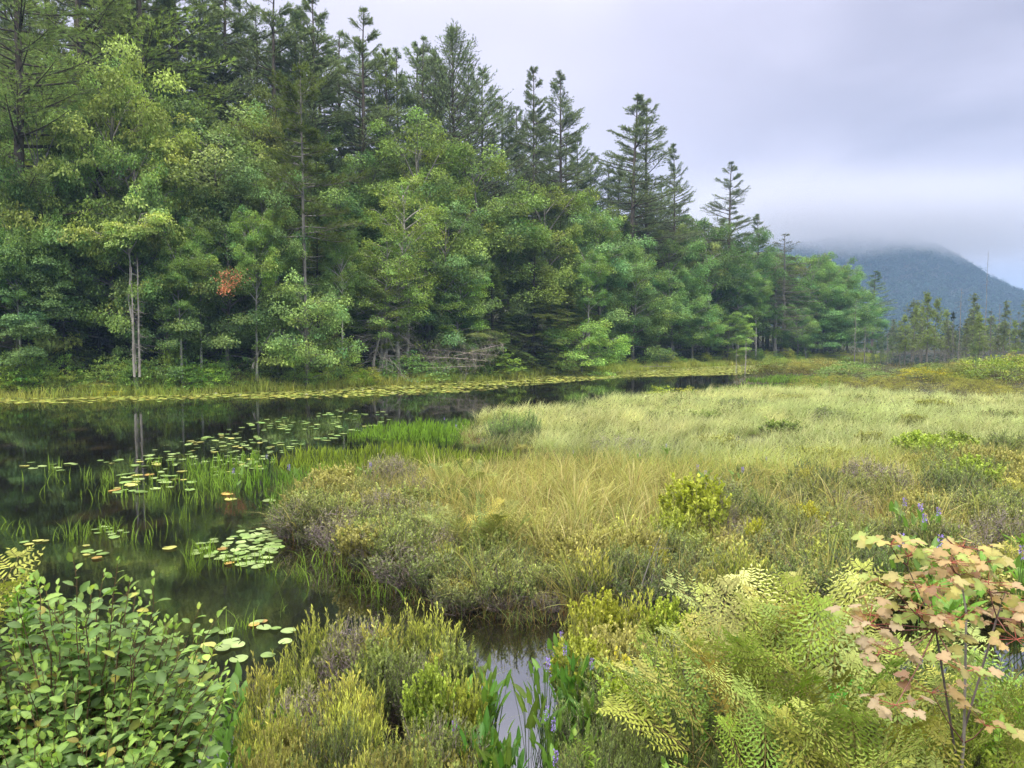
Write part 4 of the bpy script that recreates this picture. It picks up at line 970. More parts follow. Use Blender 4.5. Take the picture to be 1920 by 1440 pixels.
# ------------------------------------------------------------------ marsh
rg = np.random.default_rng(101)
def sample(P, dens, r=rg, keep=None):
    lo, hi = P.min(0), P.max(0); n = int((hi[0] - lo[0]) * (hi[1] - lo[1]) * dens)
    X = r.uniform(lo[0], hi[0], n); Y = r.uniform(lo[1], hi[1], n); k = inside(P, X, Y)
    X, Y = X[k], Y[k]
    if keep is not None:
        k = r.random(len(X)) < keep(X, Y); X, Y = X[k], Y[k]
    return X, Y
def wob(X, Y, s=1.0, ph=0.0):
    X = X * s; Y = Y * s
    return (np.sin(X * .9 + 1.3 * np.sin(Y * .7 + ph)) + np.sin(Y * 1.1 + 1.7 * np.sin(X * .5 + ph * 2)) + .6 * np.sin(X * 2.3 + Y * 1.9 + ph)) / 2.6
def grass(name, lab, X, Y, H, Wd, lean, az, Cb, Ct, K=4, zoff=-.04, prof=None, **k):
    z = np.maximum(height(X, Y), -.08) + zoff
    g = Geo(); ribbons(g, np.stack([X, Y, z], -1), az, H, Wd, lean, Cb, Ct, K, r=rg, prof=prof, **k)
    return solo(name, g.mesh(name, M_GRASS), lab, 'grass', kind='stuff')
def pw(Y, f=.55, lo=.006): return np.maximum(lo, f * Y / 740)

# pale sedge meadow
MEAD = poly([(868, 822), (890, 797), (940, 787), (1000, 780), (1100, 768), (1200, 756), (1300, 746), (1390, 738), (1560, 738), (1720, 748), (1900, 762), (2300, 790), (2500, 900), (1920, 872), (1760, 885), (1600, 905), (1450, 905), (1330, 893), (1180, 885), (1050, 872), (985, 850), (890, 843)])
cx, cy = sample(MEAD, 13, keep=lambda x, y: np.clip(24 / y, .45, 1) * np.clip(.72 + .5 * wob(x, y, 1.6, 3.0), .25, 1))
nb = 22; ix = np.repeat(np.arange(len(cx)), nb); n = len(ix)
oa = rg.uniform(0, 6.28, n); orad = np.abs(rg.normal(0, .11, n)); X = cx[ix] + np.cos(oa) * orad; Y = cy[ix] + np.sin(oa) * orad
ch = rg.uniform(.72, 1.2, len(cx)) * (1 + .22 * wob(cx, cy, .7)); H = rg.uniform(.5, .78, n) * ch[ix]
az = np.where(rg.random(n) < .45, oa, rg.normal(.3, .6, n) + .8 * wob(X, Y, .4, 5.0))
gold = np.clip(.30 + .45 * wob(X, Y, .35, 2.0) + rg.normal(0, .3, len(cx))[ix], 0, 1)[:, None]
brown = (rg.random(len(cx)) < .07)[ix][:, None]
nearf = np.clip((24 - Y) / 6, 0, 1)[:, None]
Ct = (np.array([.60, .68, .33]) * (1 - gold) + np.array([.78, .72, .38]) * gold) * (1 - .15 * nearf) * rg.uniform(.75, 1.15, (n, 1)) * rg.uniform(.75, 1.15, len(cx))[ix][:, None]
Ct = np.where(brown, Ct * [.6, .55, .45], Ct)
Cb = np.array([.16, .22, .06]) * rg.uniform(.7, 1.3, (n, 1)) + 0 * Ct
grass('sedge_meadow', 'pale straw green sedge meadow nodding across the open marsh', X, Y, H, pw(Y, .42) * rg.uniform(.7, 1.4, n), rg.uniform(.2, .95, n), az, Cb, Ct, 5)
# brighter arching sedge along its near edge
EDGE = poly([(1180, 900), (1330, 880), (1500, 868), (1800, 860), (2100, 880), (2100, 960), (1700, 925), (1450, 932), (1250, 935), (1100, 915)])
X, Y = sample(EDGE, 110); n = len(X)
Ct = np.array([.52, .55, .16]) * rg.uniform(.6, 1.25, (n, 1)); Cb = np.array([.12, .19, .04]) * rg.uniform(.7, 1.3, (n, 1)) + 0 * Ct
grass('arching_sedge', 'yellow green arching sedge along the near edge of the meadow', X, Y, rg.uniform(.55, .9, n), pw(Y, .5) * rg.uniform(.7, 1.4, n), rg.uniform(.4, 1.0, n), rg.normal(0, 1.4, n), Cb, Ct, 6)
# low undergrowth everywhere on the marsh and the near bank
g = Geo()
X, Y = sample(MARSH, 330, keep=lambda x, y: np.clip((11 / y) ** 1.7, .02, 1)); k = (Y < 100) & (np.abs(X) < Y * .85 + 3) & ~inside(POOL, X, Y); X, Y = X[k], Y[k]
X2, Y2 = sample(NEAR, 600, keep=lambda x, y: (y > 3.2) * 1.0)
X = np.concatenate([X, X2]); Y = np.concatenate([Y, Y2]); n = len(X)
Z = height(X, Y) + rg.random(n) ** 1.3 * (.30 + .1 * wob(X, Y, 1.2)) * np.clip(Y / 14, .75, 1.6)
bn = np.clip(.5 + .6 * wob(X, Y, .8, 1.0), 0, 1)[:, None]
C = (np.array([.075, .10, .035]) * bn + np.array([.15, .115, .055]) * (1 - bn)) * rg.uniform(.5, 1.5, (n, 1))
inst(g, LEAF_N, np.stack([X, Y, Z], -1), rand_unit(rg, n) + [0, 0, .5], rand_unit(rg, n), np.maximum(.045, 1.6 * Y / 740) * rg.uniform(.6, 1.5, n), C)
solo('undergrowth', g.mesh('undergrowth', M_SHRUB), 'low brownish green undergrowth carpeting the peat', 'undergrowth', kind='stuff', color=(1, 1, 1))
# fine grass threaded through the shrubs of the near marsh and bank
FRONT = poly([(536, 1002), (528, 968), (620, 932), (760, 908), (890, 903), (1000, 893), (1100, 890), (1250, 900), (1500, 905), (1760, 880), (2300, 880), (2400, 1160), (1920, 1150), (1760, 1150), (1600, 1172), (1480, 1188), (1350, 1190), (1200, 1180), (1060, 1172), (960, 1172), (860, 1148), (800, 1126), (720, 1100), (650, 1062), (600, 1024)])
def sed(x, y):
    px, py = to_px(x, y, 0); return np.exp(-((px - 1090) / 190) ** 2) * .35 + .55
X, Y = sample(FRONT, 330, keep=sed); n = len(X)
dry = np.clip(rg.normal(.5, .35, n), 0, 1)[:, None]
Ct = (np.array([.32, .38, .10]) * (1 - dry) + np.array([.60, .52, .22]) * dry) * rg.uniform(.7, 1.2, (n, 1)); Cb = (np.array([.10, .13, .03]) * (1 - dry) + np.array([.22, .10, .04]) * dry) * rg.uniform(.7, 1.2, (n, 1))
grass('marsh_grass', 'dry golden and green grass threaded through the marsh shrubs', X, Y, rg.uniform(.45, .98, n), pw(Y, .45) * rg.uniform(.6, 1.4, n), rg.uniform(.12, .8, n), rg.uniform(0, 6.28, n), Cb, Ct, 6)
# reddish brown skirt where the marsh edge meets the water
m_ = sdist(MARSH, *(lambda a: (a[:, 0], a[:, 1]))(MARSH)) if False else None
pts = []
for a_, b_ in zip(MARSH, np.roll(MARSH, -1, 0)):
    if max(a_[1], b_[1]) < 26 and abs(a_[0]) < 14:
        k = int(np.hypot(*(b_ - a_)) * 150); f = rg.random((k, 1)); pts.append(a_ + (b_ - a_) * f + rg.normal(0, .10, (k, 2)))
pts = np.concatenate(pts); n = len(pts)
red = rg.random((n, 1))
grass('dead_sedge', 'rusty brown dead sedge hanging over the cut edge of the marsh', pts[:, 0], pts[:, 1], rg.uniform(.2, .62, n), pw(pts[:, 1], .6) * rg.uniform(.6, 1.2, n), rg.uniform(.3, 1.3, n), rg.uniform(0, 6.28, n), np.where(red < .45, np.array([.16, .09, .045]), np.array([.14, .19, .05])) * (.6 + red), np.where(red < .45, np.array([.28, .20, .10]), np.array([.32, .42, .12])) * (.6 + .6 * rg.random((n, 1))), 6)
# fine green blades on the near bank
X, Y = sample(NEAR, 130, keep=lambda x, y: (y > 3.6) * 1.0); n = len(X)
dry = np.clip(rg.normal(.35, .3, n), 0, 1)[:, None]
Ct = (np.array([.22, .32, .05]) * (1 - dry) + np.array([.45, .36, .12]) * dry) * rg.uniform(.7, 1.2, (n, 1))
grass('bank_grass', 'thin green and straw blades among the shrubs of the near bank', X, Y, rg.uniform(.3, .62, n), rg.uniform(.004, .010, n), rg.uniform(.2, 1.1, n), rg.uniform(0, 6.28, n), Ct * .5, Ct, 7)
# bright pickerelweed beds standing in the shallows
BEDS = [poly([(640, 824), (700, 802), (800, 795), (892, 792), (868, 818), (880, 832), (760, 826)]), poly([(500, 872), (560, 846), (720, 842), (885, 846), (985, 856), (900, 872), (700, 880), (540, 888)]),
        poly([(436, 915), (480, 890), (640, 888), (720, 902), (700, 915), (560, 935), (528, 965), (470, 945)]), poly([(1340, 760), (1400, 738), (1560, 738), (1600, 715), (1480, 708), (1400, 716), (1375, 728), (1250, 752)]),
        poly([(340, 880), (400, 862), (480, 854), (520, 872), (450, 900), (430, 930), (370, 915)])]
Xs, Ys, Cs = [], [], []
for k, Bp in enumerate(BEDS):
    X, Y = sample(Bp, [125, 130, 115, 45, 95][k], keep=lambda x, y: np.clip(.75 + .6 * wob(x, y, 1.5, k), .12, 1)); Xs.append(X); Ys.append(Y)
    Cs.append(np.tile([[.19, .34, .04], [.24, .33, .04], [.18, .34, .045], [.17, .30, .05], [.2, .34, .05]][k], (len(X), 1)))
X = np.concatenate(Xs); Y = np.concatenate(Ys); Ct = np.concatenate(Cs); n = len(X); Ct = Ct * rg.uniform(.65, 1.25, (n, 1))
k = ~inside(POOL, X, Y); X, Y, Ct = X[k], Y[k], Ct[k]; n = len(X)
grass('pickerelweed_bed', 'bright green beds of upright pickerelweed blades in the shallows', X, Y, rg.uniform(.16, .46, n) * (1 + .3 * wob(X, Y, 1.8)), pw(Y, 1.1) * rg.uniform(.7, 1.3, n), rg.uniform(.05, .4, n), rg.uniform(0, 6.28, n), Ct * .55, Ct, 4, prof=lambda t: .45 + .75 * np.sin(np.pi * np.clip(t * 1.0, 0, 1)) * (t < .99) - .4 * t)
# dull olive pickerelweed in front of the meadow
OL = poly([(1010, 878), (1180, 888), (1330, 896), (1480, 908), (1400, 930), (1250, 940), (1080, 925), (1010, 905)])
X, Y = sample(OL, 190); n = len(X); br = (rg.random((n, 1)) < .4)
Ct = np.where(br, np.array([.20, .11, .06]), np.array([.17, .24, .045])) * rg.uniform(.6, 1.2, (n, 1))
grass('marsh_weeds', 'olive and brown broad bladed weeds in front of the meadow', X, Y, rg.uniform(.25, .5, n), pw(Y, 1.0) * rg.uniform(.7, 1.3, n), rg.uniform(.05, .45, n), rg.uniform(0, 6.28, n), Ct * .5, Ct, 4)
# grass belt at the foot of the forest
pts = []
sw = np.array(shore_w[1:-1])
for a_, b_ in zip(sw[:-1], sw[1:]):
    L_ = np.hypot(*(b_ - a_)); k = int(L_ * 260); f = rg.random((k, 1)); nrm_ = np.array([-(b_ - a_)[1], (b_ - a_)[0]]) / L_
    pts.append(a_ + (b_ - a_) * f + nrm_ * rg.normal(.1, .85, (k, 1)) * (1 + .4 * np.sin(f * L_ * .8)))
pts = np.concatenate(pts); n = len(pts); X, Y = pts.T
dry = np.clip(.45 + .4 * wob(X, Y, .5) + rg.normal(0, .2, n), 0, 1)[:, None]
Ct = (np.array([.38, .50, .10]) * (1 - dry) + np.array([.66, .64, .18]) * dry) * rg.uniform(.7, 1.25, (n, 1))
grass('shore_grass', 'yellow green grass and reeds fringing the far bank', X, Y, rg.uniform(.35, .95, n) * (1 + .3 * wob(X, Y, .8)), pw(Y, .6) * rg.uniform(.7, 1.3, n), rg.uniform(.1, .6, n), rg.uniform(0, 6.28, n), Ct * .55, Ct, 4)
# sparse weeds rising out of the open water
WW = [(110, 900, 60, 8), (30, 985, 30, 4), (100, 885, 14, 14), (200, 900, 12, 16), (165, 900, 10, 8), (300, 905, 120, 40), (250, 930, 150, 36), (190, 995, 70, 36), (140, 1010, 30, 22), (290, 935, 14, 16), (370, 940, 60, 24), (430, 895, 60, 30), (380, 1040, 30, 40), (360, 1065, 14, 14), (440, 1060, 80, 26),
      (560, 1080, 60, 20), (640, 1090, 80, 24), (720, 1120, 50, 24), (460, 1180, 16, 8), (425, 1190, 20, 6), (530, 1150, 12, 3), (270, 1010, 60, 18), (330, 980, 60, 12), (60, 1000, 60, 8), (600, 1060, 40, 12), (410, 910, 40, 26), (300, 870, 60, 16), (1000, 880, 40, 24)]
Xs = []; Ys = []
for cx, cy, sp_, nn in WW:
    for _ in range(int(nn * 1.7)):
        x, y = G(cx + rg.normal(0, sp_ * .5), cy + rg.normal(0, 5)); Xs.append(x); Ys.append(y)
X = np.array(Xs); Y = np.array(Ys); n = len(X)
g = Geo(); Ct = np.array([.24, .38, .06]) * rg.uniform(.6, 1.2, (n, 1))
ribbons(g, np.stack([X, Y, -.05 + 0 * X], -1), rg.uniform(0, 6.28, n), rg.uniform(.12, .40, n), pw(Y, 1.1, .010) * rg.uniform(.6, 1.2, n), rg.uniform(.05, .6, n), Ct * .7, Ct, 5, r=rg)
solo('water_weed', g.mesh('water_weed', M_GRASS), 'thin green weed blades standing out of the dark water', 'water plants', kind='stuff')

# ------------------------------------------------------------------ lily pads
PM = []
for k in range(4):
    g = Geo(); inst(g, PADS[k], [(0, 0, 0)], [(1, 0, 0)], np.array([[0, 0, 1.0]]), np.array([1.0]), np.array([[1, 1, 1]])); PM.append(g.mesh('lily_pad', M_PAD))
PCOL = {'g': (.20, .31, .09), 'p': (.28, .38, .14), 'y': (.42, .42, .12), 'o': (.46, .30, .09), 'd': (.20, .30, .09)}
placed = []
def pad(px, py, rad, colr, lab, grp, name='lily_pad', mind=1.7):
    x, y = G(px, py)
    for (a_, b_, c_) in placed:
        if (x - a_) ** 2 + (y - b_) ** 2 < (mind * min(rad, c_)) ** 2: return False
    placed.append((x, y, rad)); k = rg.integers(0, 4); v = rg.uniform(.65, 1.2)
    o = solo(name, PM[k], lab, 'lily pad', grp, color=tuple(np.array(PCOL[colr]) * v), loc=(x, y, .008 + len(placed) % 7 * .002), rot=(rg.normal(0, .05), rg.normal(0, .05), rg.uniform(0, 6.28)), sc=(rad, rad, rad))
    return True
def pads(P, n, r0, r1, cols, lab, grp, mind=1.7):
    xs = [p[0] for p in P]; ys = [p[1] for p in P]; PP = np.array(P, float); got = 0
    for _ in range(n * 30):
        x, y = rg.uniform(min(xs), max(xs)), rg.uniform(min(ys), max(ys))
        if not inside(PP, np.array([x]), np.array([y]))[0]: continue
        if pad(x, y, rg.uniform(r0 * .72, r1 * .98), cols[rg.integers(0, len(cols))], lab, grp, mind=mind): got += 1
        if got >= n: break
for px, py, rad, c_, lab in [(482, 1168, .075, 'p', 'pad at the tip of the near trio, beside an orange one'), (476, 1173, .06, 'o', 'orange pad wedged in the near trio'), (494, 1167, .045, 'o', 'small brown orange pad beyond the near trio'), (495, 1179, .08, 'p', 'oval green pad just below the orange ones'),
        (517, 1181, .06, 'g', 'pad with a bent blade growing by it'), (541, 1186, .08, 'p', 'green pad with a dull red far rim'), (535, 1204, .07, 'p', 'green pad nearest the golden shoot tips'), (422, 1187, .07, 'p', 'pad half of a pair close to the alder twigs'), (430, 1182, .05, 'g', 'smaller pad tucked behind its pair by the alder'),
        (434, 1206, .09, 'p', 'notched pad overlapping another one below the alder tip'), (446, 1212, .075, 'p', 'pad partly under the notched pad'), (418, 1218, .08, 'p', 'large pad just clear of the alder leaves'), (390, 1214, .085, 'y', 'yellowish pad peeping between alder leaves'), (448, 1237, .09, 'p', 'big round pad lowest of the near group'), (502, 1230, .07, 'd', 'dull pad crossed by a dead twig'), (395, 1187, .07, 'g', 'pad behind the alder shoot')]:
    pad(px, py, rad, c_, lab, None, mind=.6)
for px, py, rad, c_, lab in [(318, 1029, .1, 'y', 'pale straw coloured pad edge, left end of the raft'), (417, 1031, .075, 'o', 'orange pad left of the raft'), (430, 1058, .07, 'o', 'orange pad below the raft'), (215, 921, .13, 'o', 'long orange pad in the middle of the open water'), (425, 927, .12, 'o', 'orange pad alone right of the weeds'), (432, 937, .12, 'y', 'yellow pad below the lone orange one'), (280, 891, .11, 'o', 'reddish pad among the green ones mid water'), (505, 940, .13, 'p', 'large pale pad beside the shrub point'), (540, 937, .11, 'y', 'straw pad touching the shrub point'), (182, 1048, .07, 'o', 'pair of brown floating pads above the alder')]:
    pad(px, py, rad, c_, lab, None, mind=.6)
pads([(408, 1050), (420, 1020), (440, 1000), (470, 991), (505, 996), (526, 1025), (522, 1045), (492, 1064), (455, 1066), (430, 1055)], 58, .075, .10, 'ppgp', 'pale green pad in the crowded raft beside the shrub point', 'pads of the crowded raft', 1.45)
pads([(330, 1030), (400, 1008), (420, 1020), (400, 1045), (340, 1040)], 8, .07, .1, 'pg', 'green pad trailing off the left side of the raft', 'pads left of the raft')
pads([(195, 925), (230, 890), (370, 880), (375, 918), (300, 925)], 26, .09, .14, 'gpgy', 'large green pad in the middle of the dark water', 'large pads mid water')
pads([(20, 885), (30, 865), (140, 870), (140, 882)], 9, .08, .13, 'gpy', 'green pad of the short row at the far left of the water', 'row of pads far left')
pads([(145, 868), (150, 862), (225, 862), (225, 870)], 5, .08, .11, 'gyg', 'small pad right of the far left row', 'small pads after the far left row')
pads([(170, 1010), (175, 985), (255, 985), (255, 1008)], 9, .06, .09, 'ggp', 'small pad above the alder leaves by thin weeds', 'small pads among thin weeds')
pads([(35, 1022), (45, 1010), (90, 1012), (90, 1022)], 5, .05, .075, 'gy', 'tiny pad near the left edge above the fern', 'tiny pads by the left edge')
pads([(135, 1045), (145, 1020), (165, 1022), (215, 1052), (190, 1060)], 6, .06, .09, 'gyg', 'pad just over the top leaves of the alder', 'pads over the alder top')
pads([(230, 880), (300, 835), (420, 815), (560, 830), (500, 880), (420, 905), (370, 882)], 120, .08, .125, 'gpgpy', 'green pad in the loose field left of the bright weed bed', 'loose field of pads')
pads([(560, 890), (640, 878), (880, 872), (880, 900), (700, 905)], 40, .09, .13, 'pgp', 'pale pad in the narrow pool behind the marsh shrubs', 'pads in the narrow pool')
def pad_stuff(name, lab, P, dens, r0, r1, col, keep=None):
    X, Y = sample(P, dens, keep=keep); n = len(X); g = Geo()
    ok = (sdist(MARSH, X, Y) < 0.1); X, Y = X[ok], Y[ok]; n = len(X)
    a = rg.uniform(0, 6.28, n); C = np.array(col) * rg.uniform(.7, 1.3, (n, 1)) * np.stack([1 + rg.normal(0, .12, n), np.ones(n), np.ones(n)], -1)
    Nn = nrm(np.array([0, 0, 1.0]) + rg.normal(0, .04, (n, 3)))
    inst(g, PAD_LO, np.stack([X, Y, rg.uniform(.004, .018, n)], -1), unit_h(a), Nn, rg.uniform(r0, r1, n), C)
    return solo(name, g.mesh(name, M_PAD), lab, 'lily pads', kind='stuff', color=(1, 1, 1))
pad_stuff('lily_pad_scatter', 'many small pads thinning out over the dark water before the far bank', poly([(380, 822), (480, 788), (640, 768), (720, 770), (735, 790), (640, 830), (560, 846), (440, 850)]), 4.2, .08, .13, (.24, .35, .10), keep=lambda x, y: np.clip(.55 + .6 * wob(x, y, 1.3), .1, 1))
BELT = poly([(-1400, 770), (0, 757), (250, 755), (500, 750), (640, 746), (760, 741), (860, 738), (940, 728), (1000, 722), (1100, 714), (1170, 708), (1300, 705), (1380, 703), (1450, 697), (1470, 683), (1300, 687), (1160, 695), (1000, 703), (900, 712), (700, 722), (500, 733), (250, 741), (0, 745), (-1400, 757)])
def bk(x, y):
    px, py = to_px(x, y, 0); sh = np.interp(px, SPX, [p[1] for p in SHORE_PX[:-1]]); far = np.interp(px, [0, 500, 860, 1000, 1170, 1450], [757, 750, 738, 722, 708, 700])
    f = np.clip((py - sh) / np.maximum(far - sh, 1), 0, 1)
    return np.clip(1.3 - f * np.interp(px, [1000, 1150], [1.0, .5]) + .55 * wob(x * .5, y * 1.6, 1.0), 0.0, 1) 
pad_stuff('lily_mat', 'dense yellow green mat of lily pads along the far bank', BELT, 15, .10, .16, (.46, .50, .11), keep=bk)
g = Geo(); pr = []
for ring, (nn, tilt, ln) in enumerate([(9, .35, 1.0), (8, .85, .85), (6, 1.25, .6)]):
    a = np.arange(nn) / nn * 6.283 + ring * .3; X_ = unit_h(a) * math.cos(tilt) + np.array([0, 0, math.sin(tilt)])
    inst(g, LEAF_Q, np.tile([0, 0, .01], (nn, 1)), X_, nrm(np.array([0, 0, 1.0]) - unit_h(a) * .8), np.full(nn, ln), np.tile([.85, .85, .82], (nn, 1)))
inst(g, LEAF_N, np.zeros((7, 3)) + [0, 0, .15], nrm(rand_unit(rg, 7) * .4 + [0, 0, 1]), rand_unit(rg, 7), np.full(7, .35), np.tile([.8, .6, .05], (7, 1)))
FL = g.mesh('water_lily', M_PETAL)
for px, py in [(663, 732), (680, 733), (698, 731), (736, 738), (758, 728), (915, 723), (948, 726), (212, 741), (313, 738), (405, 739), (490, 729), (532, 730), (608, 735), (972, 711), (985, 716), (1012, 712), (1040, 708), (1064, 706), (1094, 703), (1110, 705), (1180, 699), (1226, 697), (1262, 696), (1290, 694), (1312, 693), (1345, 690), (1372, 689), (1392, 692), (1408, 689), (1430, 688), (1330, 695), (1150, 707), (860, 728), (800, 726), (575, 741), (450, 742)]:
    x, y = G(px, py); s_ = rg.uniform(.07, .11) * max(1, y / 55)
    solo('water_lily_flower', FL, 'white water lily flower floating on the pad mat of the far bank', 'flower', 'white lilies on the far mat', color=(1, 1, 1), loc=(x, y, .02), rot=(0, 0, rg.uniform(0, 6)), sc=(s_, s_, s_))

# ------------------------------------------------------------------ shrubs and tussocks of the marsh
HE = {
 'olive': [heath(201, leaf=.038, wid=.8, twigs=3, cb=(.13, .18, .055), ct=(.38, .44, .12)), heath(202, .6, .48, leaf=.038, wid=.8, twigs=4, cb=(.13, .17, .06), ct=(.36, .40, .13)), heath(203, .75, .4, 60, 40, leaf=.038, twigs=3, cb=(.12, .17, .055), ct=(.36, .42, .12))],
 'green': [heath(211, .75, .45, 80, 50, .034, (.12, .17, .06), (.30, .38, .10), wid=.8, twigs=3), heath(212, .65, .5, 80, 48, .032, (.11, .165, .07), (.28, .35, .12), wid=.8, twigs=3)],
 'purple': [heath(221, .65, .5, 90, 26, .030, (.14, .18, .07), (.32, .37, .13), twig=(.32, .25, .27), twigs=8), heath(222, .6, .45, 90, 16, .030, (.15, .16, .08), (.33, .34, .13), twig=(.36, .29, .32), twigs=12)],
 'gold': [heath(231, .62, .40, 40, 34, .050, (.13, .19, .05), (.56, .58, .12), tipf=.66, wid=.7, up=1.5), heath(232, .70, .36, 38, 34, .050, (.14, .20, .05), (.60, .56, .13), tipf=.70, wid=.7, up=1.5, twigs=3, twig=(.20, .16, .16)), heath(233, .55, .42, 42, 34, .048, (.13, .18, .06), (.56, .60, .13), tipf=.64, wid=.7, up=1.5)],
 'lime': [heath(241, .8, .45, 80, 40, .045, (.14, .22, .045), (.38, .48, .08), tipf=.62, wid=1.0), heath(242, .6, .40, 60, 34, .045, (.16, .22, .05), (.40, .44, .07), tipf=.5)],
 'rust': [heath(251, .5, .5, 80, 34, .035, (.18, .18, .06), (.42, .40, .13), tipf=.6)],
}
def hshrub(kind, x, y, h, wd_, lab, grp=None, tint=(1, 1, 1), name='leatherleaf_shrub', v=None):
    L_ = HE[kind]; st, fo, H0 = L_[rg.integers(0, len(L_)) if v is None else v]; z = max(hz(x, y), -.05); k = h / H0; kr = wd_ / .9
    o = thing(name, lab, 'shrub', (x, y, z), rg.uniform(0, 6.28), (kr, kr, k), grp)
    part('stem', st, o, (1, 1, 1)); part('foliage', fo, o, tuple(np.array(tint) * rg.uniform(.85, 1.15)))
    return o
def hzone(P, n, mix, h0, h1, w0, w1, lab, grp, name='leatherleaf_shrub', sep_=.28, tints=None):
    pw_ = poly(P); X, Y = sample(pw_, 60); kept = []
    for x, y in zip(X, Y):
        if all((x - a) ** 2 + (y - b) ** 2 > sep_ ** 2 for a, b in kept):
            kept.append((x, y))
            if len(kept) >= n: break
    for x, y in kept:
        kd = mix[rg.integers(0, len(mix))]
        hshrub(kd, x, y, rg.uniform(h0, h1), rg.uniform(w0, w1), lab, grp, name=name)
hzone([(540, 1000), (535, 965), (640, 935), (780, 915), (800, 1000), (760, 1100), (700, 1080), (620, 1020)], 24, ['purple', 'olive', 'purple', 'olive', 'rust'], .35, .72, .7, 1.0, 'purple grey twiggy shrub on the point of the marsh', 'twiggy shrubs on the marsh point', sep_=.35)
hzone([(640, 1040), (780, 1000), (1000, 1080), (1050, 1160), (960, 1160), (860, 1140), (780, 1115)], 24, ['olive', 'purple', 'green'], .38, .62, .6, .85, 'olive leaved shrub along the cut edge of the marsh', 'shrubs on the cut marsh edge', sep_=.3)
hzone([(780, 915), (1000, 900), (1280, 925), (1280, 1100), (1000, 1060), (800, 1000)], 14, ['rust', 'olive', 'rust'], .28, .42, .6, .9, 'rusty low shrub between the golden sedge tussocks', 'rusty shrubs among the tussocks', 'sweet_gale_shrub', sep_=.45)
hzone([(1020, 1080), (1280, 1040), (1400, 1100), (1400, 1180), (1080, 1165)], 22, ['green', 'olive', 'rust', 'gold', 'green'], .35, .78, .6, .9, 'grey green bushy shrub low behind the golden thicket', 'grey green shrubs mid marsh', sep_=.33)
hzone([(1250, 960), (1500, 925), (1900, 940), (1960, 1130), (1500, 1170), (1380, 1120)], 54, ['olive', 'rust', 'purple', 'green', 'olive', 'gold'], .35, .78, .7, 1.05, 'dull olive brown shrub in the broad thicket right of the lime bush', 'olive brown thicket', sep_=.42)
hzone([(1700, 870), (2100, 860), (2200, 1080), (1800, 1010)], 34, ['green', 'olive', 'lime', 'green', 'rust'], .5, .85, .8, 1.2, 'fresh green leafy shrub at the right side of the marsh', 'green shrubs at the marsh side', 'sweet_gale_shrub', sep_=.6)
hzone([(1340, 905), (1500, 895), (1740, 890), (1700, 935), (1400, 945)], 10, ['green', 'rust', 'olive'], .3, .45, .8, 1.1, 'low shrub between the meadow and the olive thicket', 'low shrubs by the meadow', sep_=.6)
for px, y0, y1, wp, kd, lab, tn in [(1308, 898, 1030, 150, 'lime', 'rounded lime green bush standing above the marsh thicket', (1.1, 1.1, .9)), (1262, 960, 1050, 80, 'lime', 'lime bush at the left foot of the rounded one', (.9, .95, .9)), (1350, 925, 1030, 70, 'purple', 'grey twiggy bush on the right flank of the lime bush', (1, 1, 1)),
        (1420, 975, 1060, 50, 'lime', 'small bright yellow green bush right of the rounded lime one', (1.25, 1.15, .8)), (1228, 1030, 1110, 60, 'lime', 'golden bush with a bare forked stem beside it', (1.35, 1.05, .7)), (1515, 945, 1020, 70, 'lime', 'pale gold bush in the olive thicket', (1.2, 1.05, .8)), (1400, 870, 925, 60, 'green', 'dark bush with a violet flower before the meadow', (.7, .75, .8)),
        (640, 925, 1010, 90, 'olive', 'soft green bush crowning the marsh point', (1.3, 1.35, 1.2)), (840, 1020, 1090, 60, 'gold', 'orange tipped bush left of the pale fern', (.9, .9, .8)), (950, 770, 838, 70, 'green', 'blue green bush at the left end of the meadow', (1.5, 1.6, 1.3)), (985, 770, 835, 50, 'green', 'bluish bush rising out of the meadow edge', (1.3, 1.5, 1.3))]:
    Y = G(px, y1)[1]; x, zt = ZT(px, y0, Y); hshrub(kd, x, Y, zt - max(hz(x, Y), 0), wp * Y / F, lab, tint=tn, name='sweet_gale_shrub')
for px, py in [(1120, 800), (1240, 790), (1330, 800), (1400, 775), (1460, 830), (1560, 800), (1640, 850), (1700, 800), (1180, 850), (1560, 870), (1350, 850), (1800, 840), (1480, 765), (1620, 765), (1760, 775), (1850, 800)]:
    x, y = G(px + rg.uniform(-20, 20), py + rg.uniform(-8, 8)); hshrub(['olive', 'rust', 'purple'][rg.integers(0, 3)], x, y, rg.uniform(.45, .62), rg.uniform(.6, 1.6), 'small olive shrub barely topping the sedge of the meadow', 'small shrubs in the meadow', (.9, 1, .8), name='sweet_gale_shrub')
ev = []; MC = np.array(G(1000, 1000))
for a_, b_ in zip(MARSH, np.roll(MARSH, -1, 0)):
    if max(a_[1], b_[1]) < 22 and abs(a_[0]) < 12:
        L_ = np.hypot(*(b_ - a_)); kk = int(L_ / .42)
        for q_ in range(kk): ev.append(a_ + (b_ - a_) * ((q_ + rg.random()) / kk) + rg.normal(0, .04, 2) + (MC - a_) / np.hypot(*(MC - a_)) * .22)
for x, y in ev[:90]:
    hshrub(['olive', 'green', 'purple', 'rust'][rg.integers(0, 4)], x, y, rg.uniform(.2, .38), rg.uniform(.35, .55), 'small shrub hanging over the water along the rim of the marsh', 'shrubs on the marsh rim')
